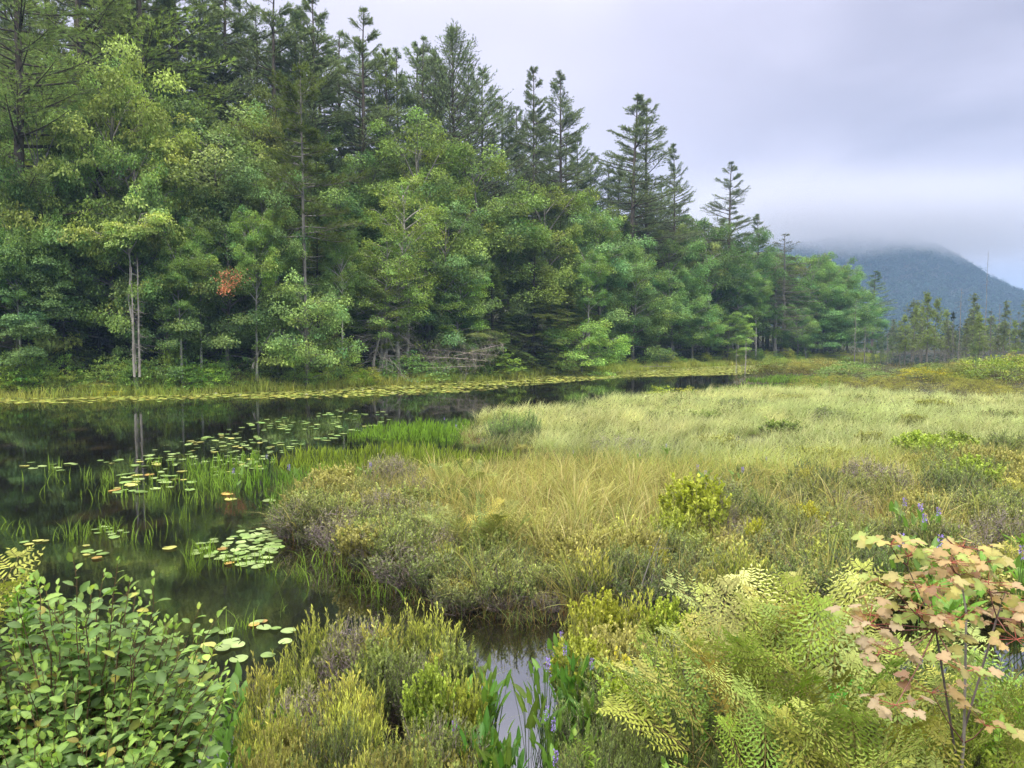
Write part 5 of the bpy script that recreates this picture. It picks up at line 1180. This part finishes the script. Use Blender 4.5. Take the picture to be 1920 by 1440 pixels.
# sedge tussocks
def tussock(seed, n=48, H=1.0, ct=(.52, .57, .20), cb=(.18, .19, .05), sp_=.14):
    r = np.random.default_rng(seed); g = Geo(); a = r.uniform(0, 6.28, n)
    P = unit_h(a + r.normal(0, .3, n)) * (r.random(n) ** .5 * sp_)[:, None]; P[:, 2] -= .08
    dry = np.clip(r.normal(.35, .3, n), 0, 1)[:, None]
    Ct = np.array(ct) * (1 - dry) + np.array([.68, .58, .30]) * dry; Cb = np.array(cb) * (1 - dry) + np.array([.26, .11, .05]) * dry
    ribbons(g, P, a, H * r.uniform(.55, 1.1, n), r.uniform(.013, .024, n), r.uniform(.15, 1.05, n), Cb * r.uniform(.7, 1.2, (n, 1)), Ct * r.uniform(.7, 1.2, (n, 1)), 8, r=r, curl=1.3)
    return g.mesh('sedge_tussock', M_GRASS)
TU = [tussock(301), tussock(302, 42, 1.1), tussock(303, 56, .9, (.50, .56, .16), (.14, .20, .05)), tussock(304, 50, 1.0, (.48, .54, .15))]
TW = poly([(740, 925), (1000, 905), (1280, 915), (1290, 1050), (1240, 1120), (1120, 1130), (980, 1080), (900, 1000)])
X, Y = sample(TW, 30); kept = []
for x, y in zip(X, Y):
    if all((x - a) ** 2 + (y - b) ** 2 > .34 ** 2 for a, b in kept): kept.append((x, y))
    if len(kept) >= 66: break
for x, y in kept:
    k = rg.uniform(.7, 1.05)
    solo('sedge_tussock', TU[rg.choice([0, 1, 0, 2])], 'golden arching sedge tussock in the middle of the near marsh', 'sedge', 'golden tussocks of the near marsh', loc=(x, y, max(hz(x, y), 0)), rot=(0, 0, rg.uniform(0, 6.28)), sc=(k, k, k))
X, Y = sample(poly([(1290, 930), (1900, 920), (1900, 1120), (1450, 1160), (1290, 1100)]), 4)
for x, y in list(zip(X, Y))[:36]:
    k = rg.uniform(.7, 1.0)
    solo('sedge_tussock', TU[rg.choice([2, 3, 3, 0])], 'green gold sedge tussock poking through the olive thicket', 'sedge', 'tussocks in the olive thicket', loc=(x, y, max(hz(x, y), 0)), rot=(0, 0, rg.uniform(0, 6.28)), sc=(k, k, k))
for px, py, lab in [(1085, 1155, 'sedge tussock with a rusty foot at the brink of the channel'), (905, 1130, 'sedge tussock hanging over the dark channel'), (560, 1010, 'rusty tussock at the tip of the marsh point'), (1660, 1040, 'bright green upright tussock behind the maple sapling'), (750, 925, 'pale tussock behind the twiggy point shrubs')]:
    x, y = G(px, py); solo('sedge_tussock', TU[3 if px != 560 else 0], lab, 'sedge', loc=(x, y, 0), rot=(0, 0, 1.0), sc=(.9, .9, .85))
# far bog shrubs on the right
LBG = [('far', 'leafy green shrub in the belt between meadow and bog trees', 'green shrub belt behind the meadow'), ('brown', 'rusty low shrub bordering the back of the meadow', 'rusty shrubs behind the meadow')]
rb = random.Random(21)
for k in range(120):
    Y = rb.uniform(52, 92); px = rb.uniform(1400 if Y > 60 else 1560, 2150)
    if Y > 84 and px < 1500: px += 120
    v = rb.uniform(.6, 1.6); shrub(px, 0, rb.uniform(.6, 1.6) * (.40 if Y > 58 and 1560 < px < 1780 else 1), 3300 / Y * rb.uniform(.8, 1.6), (v * rb.uniform(.9, 1.6), v * 1.05, v * rb.uniform(.7, 1.2)), LBG[0][1], None, LBG[0][2], Y=Y, name='bog_shrub')
for k in range(52):
    px = rb.uniform(1470, 2150); Y = rb.uniform(40, 52) * (1 if px > 1700 else 1.0); Y = Y if px < 1800 else Y * .9
    v = rb.uniform(.8, 1.4); shrub(px, 0, rb.uniform(.45, .8), 2600 / Y * rb.uniform(.8, 1.5), (v * 1.5, v * 1.15, v * .7), LBG[1][1], 1, LBG[1][2], Y=Y, name='heath_shrub')
shrub(1590, 0, 1.6, 110, (1.1, 1.3, 1.2), 'dark rounded shrub at the right end of the bright reed patch', Y=56, name='bog_shrub')
shrub(1240, 0, 1.1, 70, (2.0, 1.9, .7), 'bright green shrub at the water on the far rim of the meadow', Y=42, name='bog_shrub')
shrub(1290, 0, .9, 60, (2.2, 1.8, .7), 'yellow green shrub beside it on the far rim of the meadow', Y=44, name='bog_shrub')
shrub(1170, 0, .8, 30, (2.0, 1.9, .7), 'tiny bright shrub at the left of the far meadow rim', Y=38, name='bog_shrub')
shrub(1880, 0, 2.2, 130, (1.4, 1.4, .7), 'tallest yellow green shrub near the picture edge in the bog', Y=52, name='bog_shrub')
shrub(1735, 0, 1.2, 110, (2.0, 1.5, .6), 'glowing yellow green shrub in the middle of the bog belt', Y=54, name='bog_shrub')
# pickerelweed in flower
PK = [pickerel(401), pickerel(402, .6, 8), pickerel(403, .7, 6), pickerel(404, .55, 9, flower=False), pickerel(405, .6, 8, .2, flower=False)]
def pick(px, pytop, h, lab, v=None, grp=None, s=1.0, tint=(1, 1, 1)):
    a_, yy, dz_ = ray(px, pytop); kk = (h - CAMZ) / dz_; X, Y = a_ * kk, yy * kk
    z = min(max(hz(X, Y), 0), .3); v = rg.integers(0, 3) if v is None else v; lf, fl, H0 = PK[v]; k = (h - z) / (H0 * (1.1 if fl else 1)) 
    o = thing('pickerelweed', lab, 'plant', (X, Y, z), rg.uniform(0, 6.28), (k * s, k * s, k), grp)
    part('foliage', lf, o, tint); 
    if fl: part('flower_spike', fl, o, (1, 1, 1))
FLAB = ['violet spike above the bright bed beside the pads', 'violet spike at the left tip of the bright weed bed', 'violet spike in front of the narrow pool', 'violet spike by the pads right of the first', 'pale violet spike at the meadow corner', 'violet spike deeper in the bright bed near the meadow',
        'single violet spike over the brown weeds', 'violet spike in the olive weeds, higher of two', 'violet spike in the olive weeds, lower of two', 'violet spike at the foot of the meadow', 'violet spike in front of the dark bush', 'violet spike left of the dark bush', 'violet spike in the arching sedge',
        'violet spike behind the maple sapling, first from the tussock', 'violet spike behind the maple sapling, second', 'tallest violet spike behind the maple sapling', 'violet spike low behind the maple top', 'violet spike at the right edge over broad leaves', 'violet spike peeping left of the maple top', 'violet spike above the maple left shoulder']
for (px, py), lab in zip([(503, 852), (440, 878), (690, 868), (545, 870), (832, 783), (858, 796), (1077, 845), (1250, 833), (1200, 850), (1313, 872), (1388, 876), (1325, 884), (1440, 857), (1692, 932), (1717, 944), (1758, 950), (1756, 1006), (1905, 1022), (1682, 1003), (1732, 962)], FLAB):
    pick(px, py, .9 if px > 1600 else .68 if py > 860 else .55, 'pickerelweed with ' + lab)
for k in range(34):
    pick(rg.uniform(1560, 1990), rg.uniform(985, 1120), .5, 'broad leaved pickerelweed in the wet hollow behind the maple sapling', 3 + k % 2, 'leafy pickerelweed behind the maple', 1.3, (1.2, 1.3, 1.0))
# ------------------------------------------------------------------ foreground
# pickerelweed in and beside the bright pool
for px, py, h, lab, v in [(1101, 1235, .62, 'pickerelweed with the biggest violet spike and two broad leaves', 0), (1049, 1182, .6, 'pickerelweed with the highest violet spike over the dark channel', 2), (1022, 1232, .6, 'pickerelweed with a faded violet spike over the pool', 1), (1016, 1328, .6, 'pickerelweed with a small violet spike in mid pool', 0),
        (1038, 1352, .58, 'pickerelweed with a bluish fading spike', 2), (1040, 1402, .58, 'pickerelweed with the violet spike nearest the bottom', 1), (842, 1352, .6, 'pickerelweed with a lone violet spike among golden shoots', 1), (1065, 1210, .6, 'pickerelweed with half opened spike beside the highest one', 2)]:
    pick(px, py, h, lab, v, tint=(.85, .9, .8), s=.85)
for k in range(44):
    px = rg.choice([rg.uniform(900, 1130), rg.uniform(1020, 1130), rg.uniform(890, 960)]); pick(px, rg.uniform(1235, 1440), rg.uniform(.45, .6), 'spear leaved pickerelweed without flowers around the bright pool', 3 + k % 2, 'leafy pickerelweed round the pool', .62, (.85 * rg.uniform(.7, 1.2), .85, .8))
for k in range(22):
    px = rg.choice([rg.uniform(420, 560), rg.uniform(820, 900), rg.uniform(400, 470)]); pick(px, rg.uniform(1270, 1430), rg.uniform(.4, .5), 'pickerelweed leaves at the side of the golden shrubs', 3 + k % 2, 'pickerelweed beside the golden shrubs', 1.0, (.9, 1.0, 1.0))
# golden tipped shrubs
def hat(px, pytop, h, wpx, kind, lab, grp=None, tint=(1, 1, 1), name='leatherleaf_shrub'):
    a_, yy, dz_ = ray(px, pytop); z0 = .05
    for _ in range(3):
        kk = (z0 + h - CAMZ) / dz_; X, Y = a_ * kk, yy * kk; z0 = max(hz(X, Y), 0)
    hshrub(kind, X, Y, h, wpx * Y / F, lab, grp, tint, name)
for px, py, wp, kd, lab in [(600, 1152, 110, 'gold', 'golden tipped shrub reaching out left over the dark channel'), (660, 1162, 130, 'purple', 'violet grey twiggy shrub between golden ones'), (760, 1140, 110, 'gold', 'tallest golden shrub at the brink of the channel'), (820, 1150, 110, 'gold', 'golden shrub at the right end of the near clump'),
        (705, 1170, 130, 'gold', 'orange tinged shrub in the middle of the near clump'), (545, 1215, 110, 'gold', 'small golden shrub beside the nearest lily pads'), (480, 1250, 100, 'gold', 'orange tipped shrub against the alder'), (860, 1200, 100, 'olive', 'olive shrub by the bright pool'), (745, 1215, 120, 'green', 'silvery green shrub in the near clump')]:
    hat(px, py, .62, wp, kd, lab)
for k in range(64):
    px = rg.uniform(455, 890); lo = np.interp(px, [440, 520, 600, 760, 900], [1290, 1230, 1200, 1180, 1250]); f = rg.random() ** .8; py = lo + f * (1450 - lo)
    kd = rg.choice(['gold', 'gold', 'gold', 'gold', 'purple', 'olive', 'lime', 'purple'] if f < .55 else ['green', 'gold', 'gold', 'olive', 'rust'])
    hat(px, py, rg.uniform(.36, .68), rg.uniform(70, 140), kd, 'one of the mixed golden and green shrubs filling the near clump', 'mixed shrubs of the near clump')
for px, py, wp, kd, lab in [(1130, 1108, 120, 'lime', 'yellow green shrub at the head of the channel'), (1090, 1130, 90, 'gold', 'golden shrub leaning over the dark channel'), (1200, 1105, 120, 'gold', 'amber shrub in the thicket right of the channel'), (1250, 1115, 90, 'lime', 'lime shrub beside the amber one'), (1285, 1180, 110, 'gold', 'orange brown shrub touching the ferns'), (1195, 1255, 120, 'lime', 'single bright yellow shrub with oval leaves over the grey green ones')]:
    hat(px, py, .62, wp, kd, lab, tint=(1.1, 1.05, .9))
for k in range(58):
    px = rg.uniform(1080, 1400); lo = np.interp(px, [1080, 1130, 1300, 1400], [1190, 1130, 1150, 1200]); f = rg.random(); py = lo + f * (1450 - lo)
    kd = rg.choice(['gold', 'gold', 'lime', 'purple', 'rust'] if f < .32 else ['green', 'olive', 'green', 'green'])
    hat(px, py, rg.uniform(.42, .6), rg.uniform(90, 150), kd, 'one of the mixed shrubs between the bright pool and the ferns', 'mixed shrubs between pool and ferns', name='sweet_gale_shrub')
for k in range(26):
    px = rg.uniform(1400, 1990); py = rg.uniform(1290, 1440)
    hat(px, py, rg.uniform(.4, .6), rg.uniform(110, 170), rg.choice(['green', 'olive', 'lime']), 'dark green low shrub under the fern fronds', 'low shrubs under the ferns', name='sweet_gale_shrub')

# royal ferns
FR = [fern_frond(501), fern_frond(502, np_=10, arch=.7), fern_frond(503, arch=.3), fern_frond(504, np_=8, arch=.6, col=(.34, .38, .12)), fern_frond(505, np_=9, arch=.45, col=(.24, .34, .07))]
def fern(x, y, z, size, nf, lab, grp=None, tint=(1, 1, 1), spread=1.0, face=None, odd=None):
    o = thing('royal_fern', lab, 'fern', (x, y, z), rg.uniform(0, 6.28) if face is None else face, group=grp)
    tint = np.array(tint) * np.array([.98, .93, 1.05])
    for k in range(nf):
        ra, pn = FR[rg.integers(0, 5)]; a = k * 2.4 + rg.uniform(-.3, .3); s_ = size / .85 * rg.uniform(.72, 1.05); zt = rg.uniform(0, .25) * size
        f_ = part('frond', ra, o, (1, 1, 1), loc=(math.cos(a) * .05, math.sin(a) * .05, zt), rot=(rg.normal(0, .22), rg.uniform(-.30, .55) * spread, a), sc=(s_, s_, s_))
        tt_ = odd if (odd is not None and k % 5 == 0) else tint
        part('foliage', pn, f_, tuple(np.array(tt_) * rg.uniform(.60, 1.15) * np.array([rg.uniform(.8, 1.1), 1, rg.uniform(.7, 1.1)])))
def fern_at(px, pytop, h, Y, nf, lab, **k):
    X, Zt = ZT(px, pytop, Y); fern(X, Y, Zt - h * .92, h, max(5, int(nf * .72)), lab, **k)
FL_ = [(1530, 1092, .95, 4.9, 15, 'royal fern at the top of the bank with the palest frond tips', (1.6, 1.4, 1.5)), (1450, 1100, .9, 5.0, 13, 'pale royal fern left of the topmost one', (1.5, 1.3, 1.3)), (1600, 1115, .9, 4.7, 13, 'royal fern just left of the maple sapling', (1.15, 1.12, 1.0)), (1395, 1135, .85, 4.6, 13, 'royal fern leaning left toward the orange shrubs', (1.25, 1.15, 1.1)),
      (1330, 1180, .8, 4.3, 12, 'royal fern at the left end of the fern bank', (1.15, 1.1, .95)), (1480, 1180, .85, 4.2, 14, 'royal fern in the middle of the fern bank', (1.05, 1.05, .85)), (1580, 1215, .8, 3.9, 13, 'royal fern between the middle one and the maple', (1.0, 1.02, .8)), (1390, 1250, .75, 3.8, 13, 'royal fern with some orange fronds low on the left', (1.05, 1.02, .8)),
      (1290, 1260, .65, 4.0, 10, 'young royal fern beside the oval leaved shoots', (.95, 1.1, .8)), (1500, 1300, .7, 3.5, 13, 'royal fern near the bottom with glossy green leaflets', (.95, 1.0, .7)), (1640, 1320, .7, 3.4, 13, 'royal fern under the pink maple leaves', (1.05, 1.05, .8)), (1760, 1330, .7, 3.4, 12, 'royal fern right of the maple stem at the bottom', (1.05, 1.02, .75)),
      (1880, 1320, .7, 3.5, 12, 'royal fern in the bottom corner', (1.0, 1.0, .7)), (1420, 1370, .6, 3.2, 11, 'lowest royal fern left of the bottom ones', (.85, .95, .65)), (1570, 1400, .6, 3.0, 11, 'royal fern cut by the bottom edge', (.95, .98, .65)), (1700, 1410, .6, 3.0, 11, 'royal fern at the bottom beneath the maple', (.95, .95, .65)), (1840, 1405, .6, 3.0, 11, 'royal fern lowest in the corner', (1.0, .95, .7)),
      (1690, 1210, .75, 4.4, 11, 'royal fern showing behind the maple stems', (1.0, 1.05, .8)), (1835, 1285, .65, 3.9, 11, 'green royal fern right behind the maple sapling', (.75, 1.0, .6)), (1960, 1290, .65, 3.8, 11, 'green royal fern at the picture edge', (.75, 1.0, .6))]
for px, py, h, Y, nf, lab, tint in FL_:
    fern_at(px, py, h, Y, nf, lab, tint=tint, odd=(1.35, .95, .8) if 'orange' in lab else None)
fern_at(900, 950, .75, 9.6, 16, 'pale royal fern clump in the near marsh with buff tips', tint=(1.0, .98, 1.1), odd=(1.6, 1.1, 1.1)); fern_at(860, 958, .7, 9.8, 13, 'royal fern on the left flank of the pale marsh clump', tint=(1.0, .98, 1.05), odd=(1.6, 1.1, 1.1)); fern_at(945, 965, .7, 9.4, 13, 'royal fern on the right flank of the pale marsh clump', tint=(.95, .98, .95))
fern_at(850, 868, .6, 13.5, 9, 'small pale fern at the back of the marsh shrubs by the pool', tint=(1.0, 1.0, .9)); fern_at(885, 862, .6, 13.3, 9, 'small fern beside it at the back of the marsh shrubs', tint=(1.0, 1.0, .9))
fern_at(-95, 1060, .7, 3.3, 8, 'pale fern at the left edge behind the alder', tint=(1.1, 1.1, .8))

# alder bush
def alder(name, lab, tips, leafsz, seed, dark=1.0, cat='shrub'):
    r = np.random.default_rng(seed); wd = Geo(); cr = Geo(); T0 = np.array([t_[:3] for t_ in tips]); n = len(T0); s = np.linspace(0, 1, 8)
    ctr = np.array([T0[:, 0].mean(), T0[:, 1].mean() + .1, 0])
    b = T0 * [.45, .45, 0] + ctr * [.55, .55, 0]; b[:, 2] = T0[:, 2] - r.uniform(.55, .95, n)
    LP = b[:, None] * (1 - s)[None, :, None] + T0[:, None] * s[None, :, None]
    LP[..., 2] += .05 * np.sin(s * math.pi)[None]; LP += r.normal(0, .008, LP.shape)
    tubes(wd, LP, (.0033 * (1.2 - .85 * s))[None] * np.ones((n, 1)), (.13, .09, .05), 5)
    Ps = []; Xs = []; Ns = []; Ss = []; Cs = []
    nl = 20
    ph = r.uniform(0, 6.28, n)
    for k in range(nl):
        f = .16 + .84 * k / (nl - 1); i0 = min(f * 7, 6.999); ii = int(i0)
        p = LP[:, ii] + (LP[:, ii + 1] - LP[:, ii]) * (i0 - ii); d = nrm(LP[:, ii + 1] - LP[:, ii])
        a = ph + k * 2.55 + r.normal(0, .25, n); o_ = unit_h(a)
        x = nrm(o_ * (.95 - .45 * (f > .93)) + d * (.35 + .7 * (f > .93)) + np.array([0, 0, .12])); sz = leafsz * np.interp(f, [.3, .8, .93, 1], [1, 1.05, .8, .5]) * r.uniform(.62, 1.32, n)
        pe = p + x * .014
        tubes(wd, np.stack([p, pe], 1), np.full((n, 2), .0012), (.22, .2, .06), 3)
        Ps.append(pe); Xs.append(x + r.normal(0, .12, (n, 3))); Ns.append(nrm(np.array([0, -.25, 1.0]) + r.normal(0, .33, (n, 3)) - o_ * .1)); Ss.append(sz)
        young = np.clip((f - .80) / .2, 0, 1) * .8 + (r.random(n) < .12) * .5
        old_ = (r.random((n, 1)) < .05); base = np.where(old_, np.array([.30, .27, .06]), np.array([.115, .20, .058])) * (1 - young[:, None]) + np.array([.27, .40, .08]) * young[:, None]
        Cs.append(base * r.uniform(.6, 1.35, (n, 1)) * dark)
    inst(cr, ALDER, np.concatenate(Ps), np.concatenate(Xs), np.concatenate(Ns), np.concatenate(Ss), np.concatenate(Cs))
    o = thing(name, lab, cat)
    part('stem', wd.mesh('stem', M_TWIG), o, (1, 1, 1)); part('foliage', cr.mesh('foliage', M_BIG, True), o, (1, 1, 1))
ox = [-120, -40, 10, 60, 140, 190, 225, 300, 345, 405, 430]; oy = [1080, 1120, 1110, 1082, 1045, 1075, 1052, 1095, 1165, 1150, 1230]
ra_ = np.random.default_rng(77); tips = []
for px, py, d_ in [(62, 1085, 2.95), (140, 1040, 3.0), (222, 1050, 3.0), (292, 1088, 2.9), (25, 1120, 2.9), (262, 1150, 2.9), (380, 1142, 3.0), (412, 1150, 3.05), (190, 1080, 3.0), (85, 1100, 3.1), (330, 1175, 3.0), (170, 1110, 2.9), (240, 1100, 2.95), (400, 1215, 2.9), (345, 1200, 2.9), (410, 1262, 2.8), (425, 1290, 2.75)]:
    x, z = ZT(px, py, d_); tips.append((x, d_, z))
while len(tips) < 380:
    px = ra_.uniform(-160, 425); lo = np.interp(px, ox, oy) + 28; f = ra_.random(); py = lo + f * (1500 - lo)
    if px > 330 and py > 1330 and ra_.random() < .6: continue
    d_ = 3.35 - .85 * f + ra_.uniform(-.12, .18); x, z = ZT(px, py, d_); tips.append((x, d_, z))
alder('alder_bush', 'glossy green oval leaved bush filling the lower left corner over the water', tips, .054, 78)
# few upright shoots with oval leaves right of the pool
def oval_shoot(px, pytop, Y, h, lab, tint):
    X, Zt = ZT(px, pytop, Y); r = np.random.default_rng(int(px)); wd = Geo(); cr = Geo(); s = np.linspace(0, 1, 6); n = 7
    tp = np.stack([r.normal(0, .07, n), r.normal(0, .07, n), h * r.uniform(.7, 1, n)], -1); LP = tp[:, None] * s[None, :, None]; LP[..., 2] -= .05
    tubes(wd, LP, (.003 * (1.2 - .8 * s))[None] * np.ones((n, 1)), (.16, .12, .08), 4)
    for k in range(16):
        f = .35 + .65 * k / 15; p = tp * f - [0, 0, .05]; a = r.uniform(0, 6.28, n); x = nrm(unit_h(a) * .7 + [0, 0, .8])
        inst(cr, ALDER, p, x, nrm([0, 0, 1.0] - unit_h(a) * .3), .042 * r.uniform(.7, 1.2, n), np.array([.16, .27, .05])[None] * r.uniform(.8, 1.2, (n, 1)))
    o = thing('blueberry_shrub', lab, 'shrub', (X, Y, Zt - h))
    part('stem', wd.mesh('stem', M_TWIG), o, (1, 1, 1)); part('foliage', cr.mesh('foliage', M_BIG, True), o, tint)
for px, py, Y, tn, lab in [(1195, 1248, 4.9, (1.8, 1.4, .7), 'bright yellow oval leaved sprig right of the violet spikes'), (1140, 1250, 5.0, (1.4, 1.2, 1), 'pale green sprig beside the bright yellow one'), (1255, 1255, 4.6, (1.2, 1.15, .9), 'leafy green shoot left of the ferns'), (1310, 1265, 4.4, (1.3, 1.2, .9), 'upright green shoot in front of the left fern'), (1105, 1370, 4.2, (1.3, 1.2, .9), 'small sprig near the bottom beside the pool'), (1340, 1310, 4.2, (1.1, 1.15, .9), 'green shoot under the orange fronds'),
        (1150, 1205, 5.6, (2.2, 1.2, .5), 'amber leaved sprig at the middle of the thicket'), (1870, 1290, 3.6, (1.3, 1.3, .8), 'green sprig in the lower right corner'), (1400, 1190, 4.6, (1, 1.3, 1.3), 'blue green sprig among the ferns'), (1575, 1235, 3.8, (.8, 1.4, 1.2), 'fresh emerald shoot in the middle of the ferns'), (1250, 1400, 3.9, (1.0, 1.1, .9), 'sprig at the bottom under the young fern'), (45, 1060, 3.3, (1, 1.1, .8), 'sprig between the left fern and the alder')]:
    oval_shoot(px, py, Y, .5, lab, tn)

# red maple sapling
r = np.random.default_rng(88); wd = Geo(); cr = Geo()
cl = [(1800, 990, 3.25, 7), (1760, 1030, 3.2, 6), (1700, 1035, 3.15, 6), (1665, 1045, 3.1, 5), (1840, 1045, 3.2, 6), (1790, 1050, 3.1, 6), (1860, 1075, 3.25, 5), (1885, 1110, 3.2, 5), (1810, 1085, 3.05, 6), (1750, 1085, 3.1, 5), (1680, 1100, 3.1, 5), (1665, 1078, 3.0, 4), (1720, 1120, 3.0, 5), (1780, 1120, 3.05, 4), (1870, 1130, 3.0, 4), (1905, 1125, 3.3, 4), (1700, 1150, 3.0, 4), (1650, 1130, 3.0, 3), (1640, 1185, 2.85, 4), (1665, 1195, 2.85, 2), (1660, 1240, 2.8, 4), (1700, 1240, 2.8, 2), (1780, 1155, 3.0, 4), (1830, 1150, 2.95, 5), (1880, 1165, 3.0, 5), (1915, 1155, 3.0, 4), (1940, 1100, 3.1, 4), (1720, 1190, 3.1, 2), (1760, 1260, 3.1, 2), (1845, 1310, 3.1, 2), (1900, 1205, 3.1, 3), (1960, 1140, 3.0, 5)]
TOPS = {'base': ZT(1815, 1400, 3.15), 'm': ZT(1812, 1150, 3.15), 'n': ZT(1775, 1010, 3.2)}
bx, bz = TOPS['base']; mx_, mz = TOPS['m']; nx_, nz_ = TOPS['n']
main = np.array([[bx, 3.2, bz - .25], [bx, 3.18, bz], [mx_, 3.15, mz], [(mx_ + nx_) / 2 + .02, 3.18, (mz + nz_) / 2], [nx_, 3.2, nz_]])
tubes(wd, main, np.array([.007, .006, .0045, .0035, .002]), (.30, .27, .24), 6)
m2 = np.array([[bx + .01, 3.25, bz - .1], [mx_ - .16, 3.1, mz - .05], [ZT(1700, 1060, 3.1)[0], 3.1, ZT(1700, 1060, 3.1)[1]]]); tubes(wd, m2, np.array([.006, .004, .002]), (.16, .13, .12), 5)
m3 = np.array([[bx, 3.2, bz], [mx_ + .10, 3.1, mz + .0], [ZT(1885, 1110, 3.2)[0], 3.2, ZT(1885, 1110, 3.2)[1]]]); tubes(wd, m3, np.array([.005, .004, .002]), (.16, .13, .12), 5)
allm = np.concatenate([main[1:], m2[1:], m3[1:]])
Ps = []; Xs = []; Ns = []; Ss = []; Cs = []
PAL = np.array([[.42, .37, .12], [.36, .42, .12], [.44, .29, .12], [.38, .21, .13], [.46, .31, .15], [.48, .33, .20], [.44, .37, .16]])
for px, py, d_, nn in cl:
    x, z = ZT(px, py - 14, d_); c_ = np.array([x + r.normal(0, .02), d_ + r.normal(0, .10), z + r.normal(0, .05)]); j = allm[np.argmin(((allm - c_) ** 2).sum(1) + 2.0 * np.maximum(allm[:, 2] - z + .08, 0))]
    b0 = c_ - np.array([0, 0, .05]); tubes(wd, np.stack([j, (j + b0) / 2 + [0, 0, -.015], b0]), np.array([.0035, .0028, .002]), (.20, .10, .08), 4)
    a0 = r.uniform(0, 6.28)
    for k in range(nn + 7):
        a = a0 + k * 6.28 / nn + r.uniform(-.5, .5); o_ = np.array([math.cos(a), math.sin(a), 0]); pl = r.uniform(.03, .12)
        e = b0 + o_ * pl + np.array([0, 0, r.uniform(-.01, .05)])
        tubes(wd, np.stack([b0, e]), np.array([.0012, .001]), (.35, .10, .08), 3)
        Ps.append(e); Xs.append(o_ + np.array([0, 0, -.25]) + r.normal(0, .15, 3)); Ns.append(np.array([0, -.6, 1.0]) + r.normal(0, .38, 3)); Ss.append(r.uniform(.038, .066))
        pi = r.integers(0, len(PAL)); pal = PAL[pi] * r.uniform(.75, 1.15)
        if py < 1060: pal = PAL[r.choice([0, 1, 6, 4])] * r.uniform(.85, 1.15)
        if px < 1710 and py > 1160: pal = np.array([.44, .33, .22]) * r.uniform(.85, 1.1)
        Cs.append(pal * np.array([.80, .84, .78]))
Ns = nrm(np.array(Ns)); inst(cr, MAPLE, np.array(Ps), nrm(np.array(Xs)), Ns, np.array(Ss), np.array(Cs))
o = thing('maple_sapling', 'young maple with pale yellow, peach and pinkish leaves above the ferns', 'sapling')
part('stem', wd.mesh('stem', M_TWIG), o, (1, 1, 1)); part('foliage', cr.mesh('foliage', M_BIG, False), o, (1, 1, 1))
# a bare forked stem in the middle of the marsh
for px, y0, y1, lab, ln_ in [(1190, 1000, 1150, 'bare grey forked stem leaning right in the near marsh', .28), (1215, 1020, 1140, 'second bare stem crossing the forked one', .15)]:
    Y = G(px, y1 + 20)[1]; X, Zt = ZT(px, y0, Y); a, b_, H0 = bare(int(px), 1.0, 8, .35, 'grey', .012, lean=ln_, tw=2)
    solo('dead_sapling', a, lab, 'dead sapling', loc=(X, Y, 0), sc=(Zt, Zt, Zt), color=(1, 1, 1))
# ------------------------------------------------------------------ air
def box(name, x0, x1, y0, y1, z0, z1):
    me = bpy.data.meshes.new(name)
    v = [(x, y, z) for x in (x0, x1) for y in (y0, y1) for z in (z0, z1)]
    me.from_pydata(v, [], [(0, 1, 3, 2), (4, 6, 7, 5), (0, 4, 5, 1), (2, 3, 7, 6), (0, 2, 6, 4), (1, 5, 7, 3)])
    me.update(); return me
m, t = mat_new("haze_air")
pv = t.nodes.new("ShaderNodeVolumePrincipled"); pv.inputs["Density"].default_value = 0.00046
pv.inputs["Color"].default_value = (.34, .52, .82, 1); pv.inputs["Anisotropy"].default_value = 0.0
o = t.nodes.new("ShaderNodeOutputMaterial"); t.links.new(pv.outputs[0], o.inputs["Volume"])
me = box("haze", -2600, 2600, -2600, 2600, -3.0, 190); me.materials.append(m)
solo("haze", me, "thin bluish morning haze over the whole wetland", "haze", kind='stuff')

m, t = mat_new("mist")
tcn = t.nodes.new("ShaderNodeTexCoord"); sp = t.nodes.new("ShaderNodeSeparateXYZ"); t.links.new(tcn.outputs["Object"], sp.inputs[0])
nn_ = t.nodes.new("ShaderNodeTexNoise"); nn_.inputs["Scale"].default_value = .006; nn_.inputs["Detail"].default_value = 3
t.links.new(tcn.outputs["Object"], nn_.inputs["Vector"])
zz = nmath('ADD', sp.outputs[2], nmath('MULTIPLY', nmath('SUBTRACT', nn_.outputs[0], .5, t), 82.0, t), t)
d_ = nrange(zz, 100, 142, 0, 1, t)
ex = nmath('MULTIPLY', nrange(sp.outputs[0], 110, 360, 0, 1, t), nrange(sp.outputs[0], 560, 760, 1, 0, t), t)
ez = nrange(sp.outputs[2], 150, 225, 1, 0, t)
dd_ = nmath('MULTIPLY', nmath('MULTIPLY', d_, ex, t), nmath('MULTIPLY', ez, 0.014, t), t)
pv = t.nodes.new("ShaderNodeVolumePrincipled"); t.links.new(dd_, pv.inputs["Density"]); pv.inputs["Color"].default_value = (.76, .76, .85, 1)
o = t.nodes.new("ShaderNodeOutputMaterial"); t.links.new(pv.outputs[0], o.inputs["Volume"])
me = box("mountain_mist", 110, 1005, 820, 1370, 72, 250); me.materials.append(m)
solo("mountain_mist", me, "low cloud resting on the mountain top and hiding its summit", "mist", kind='stuff')
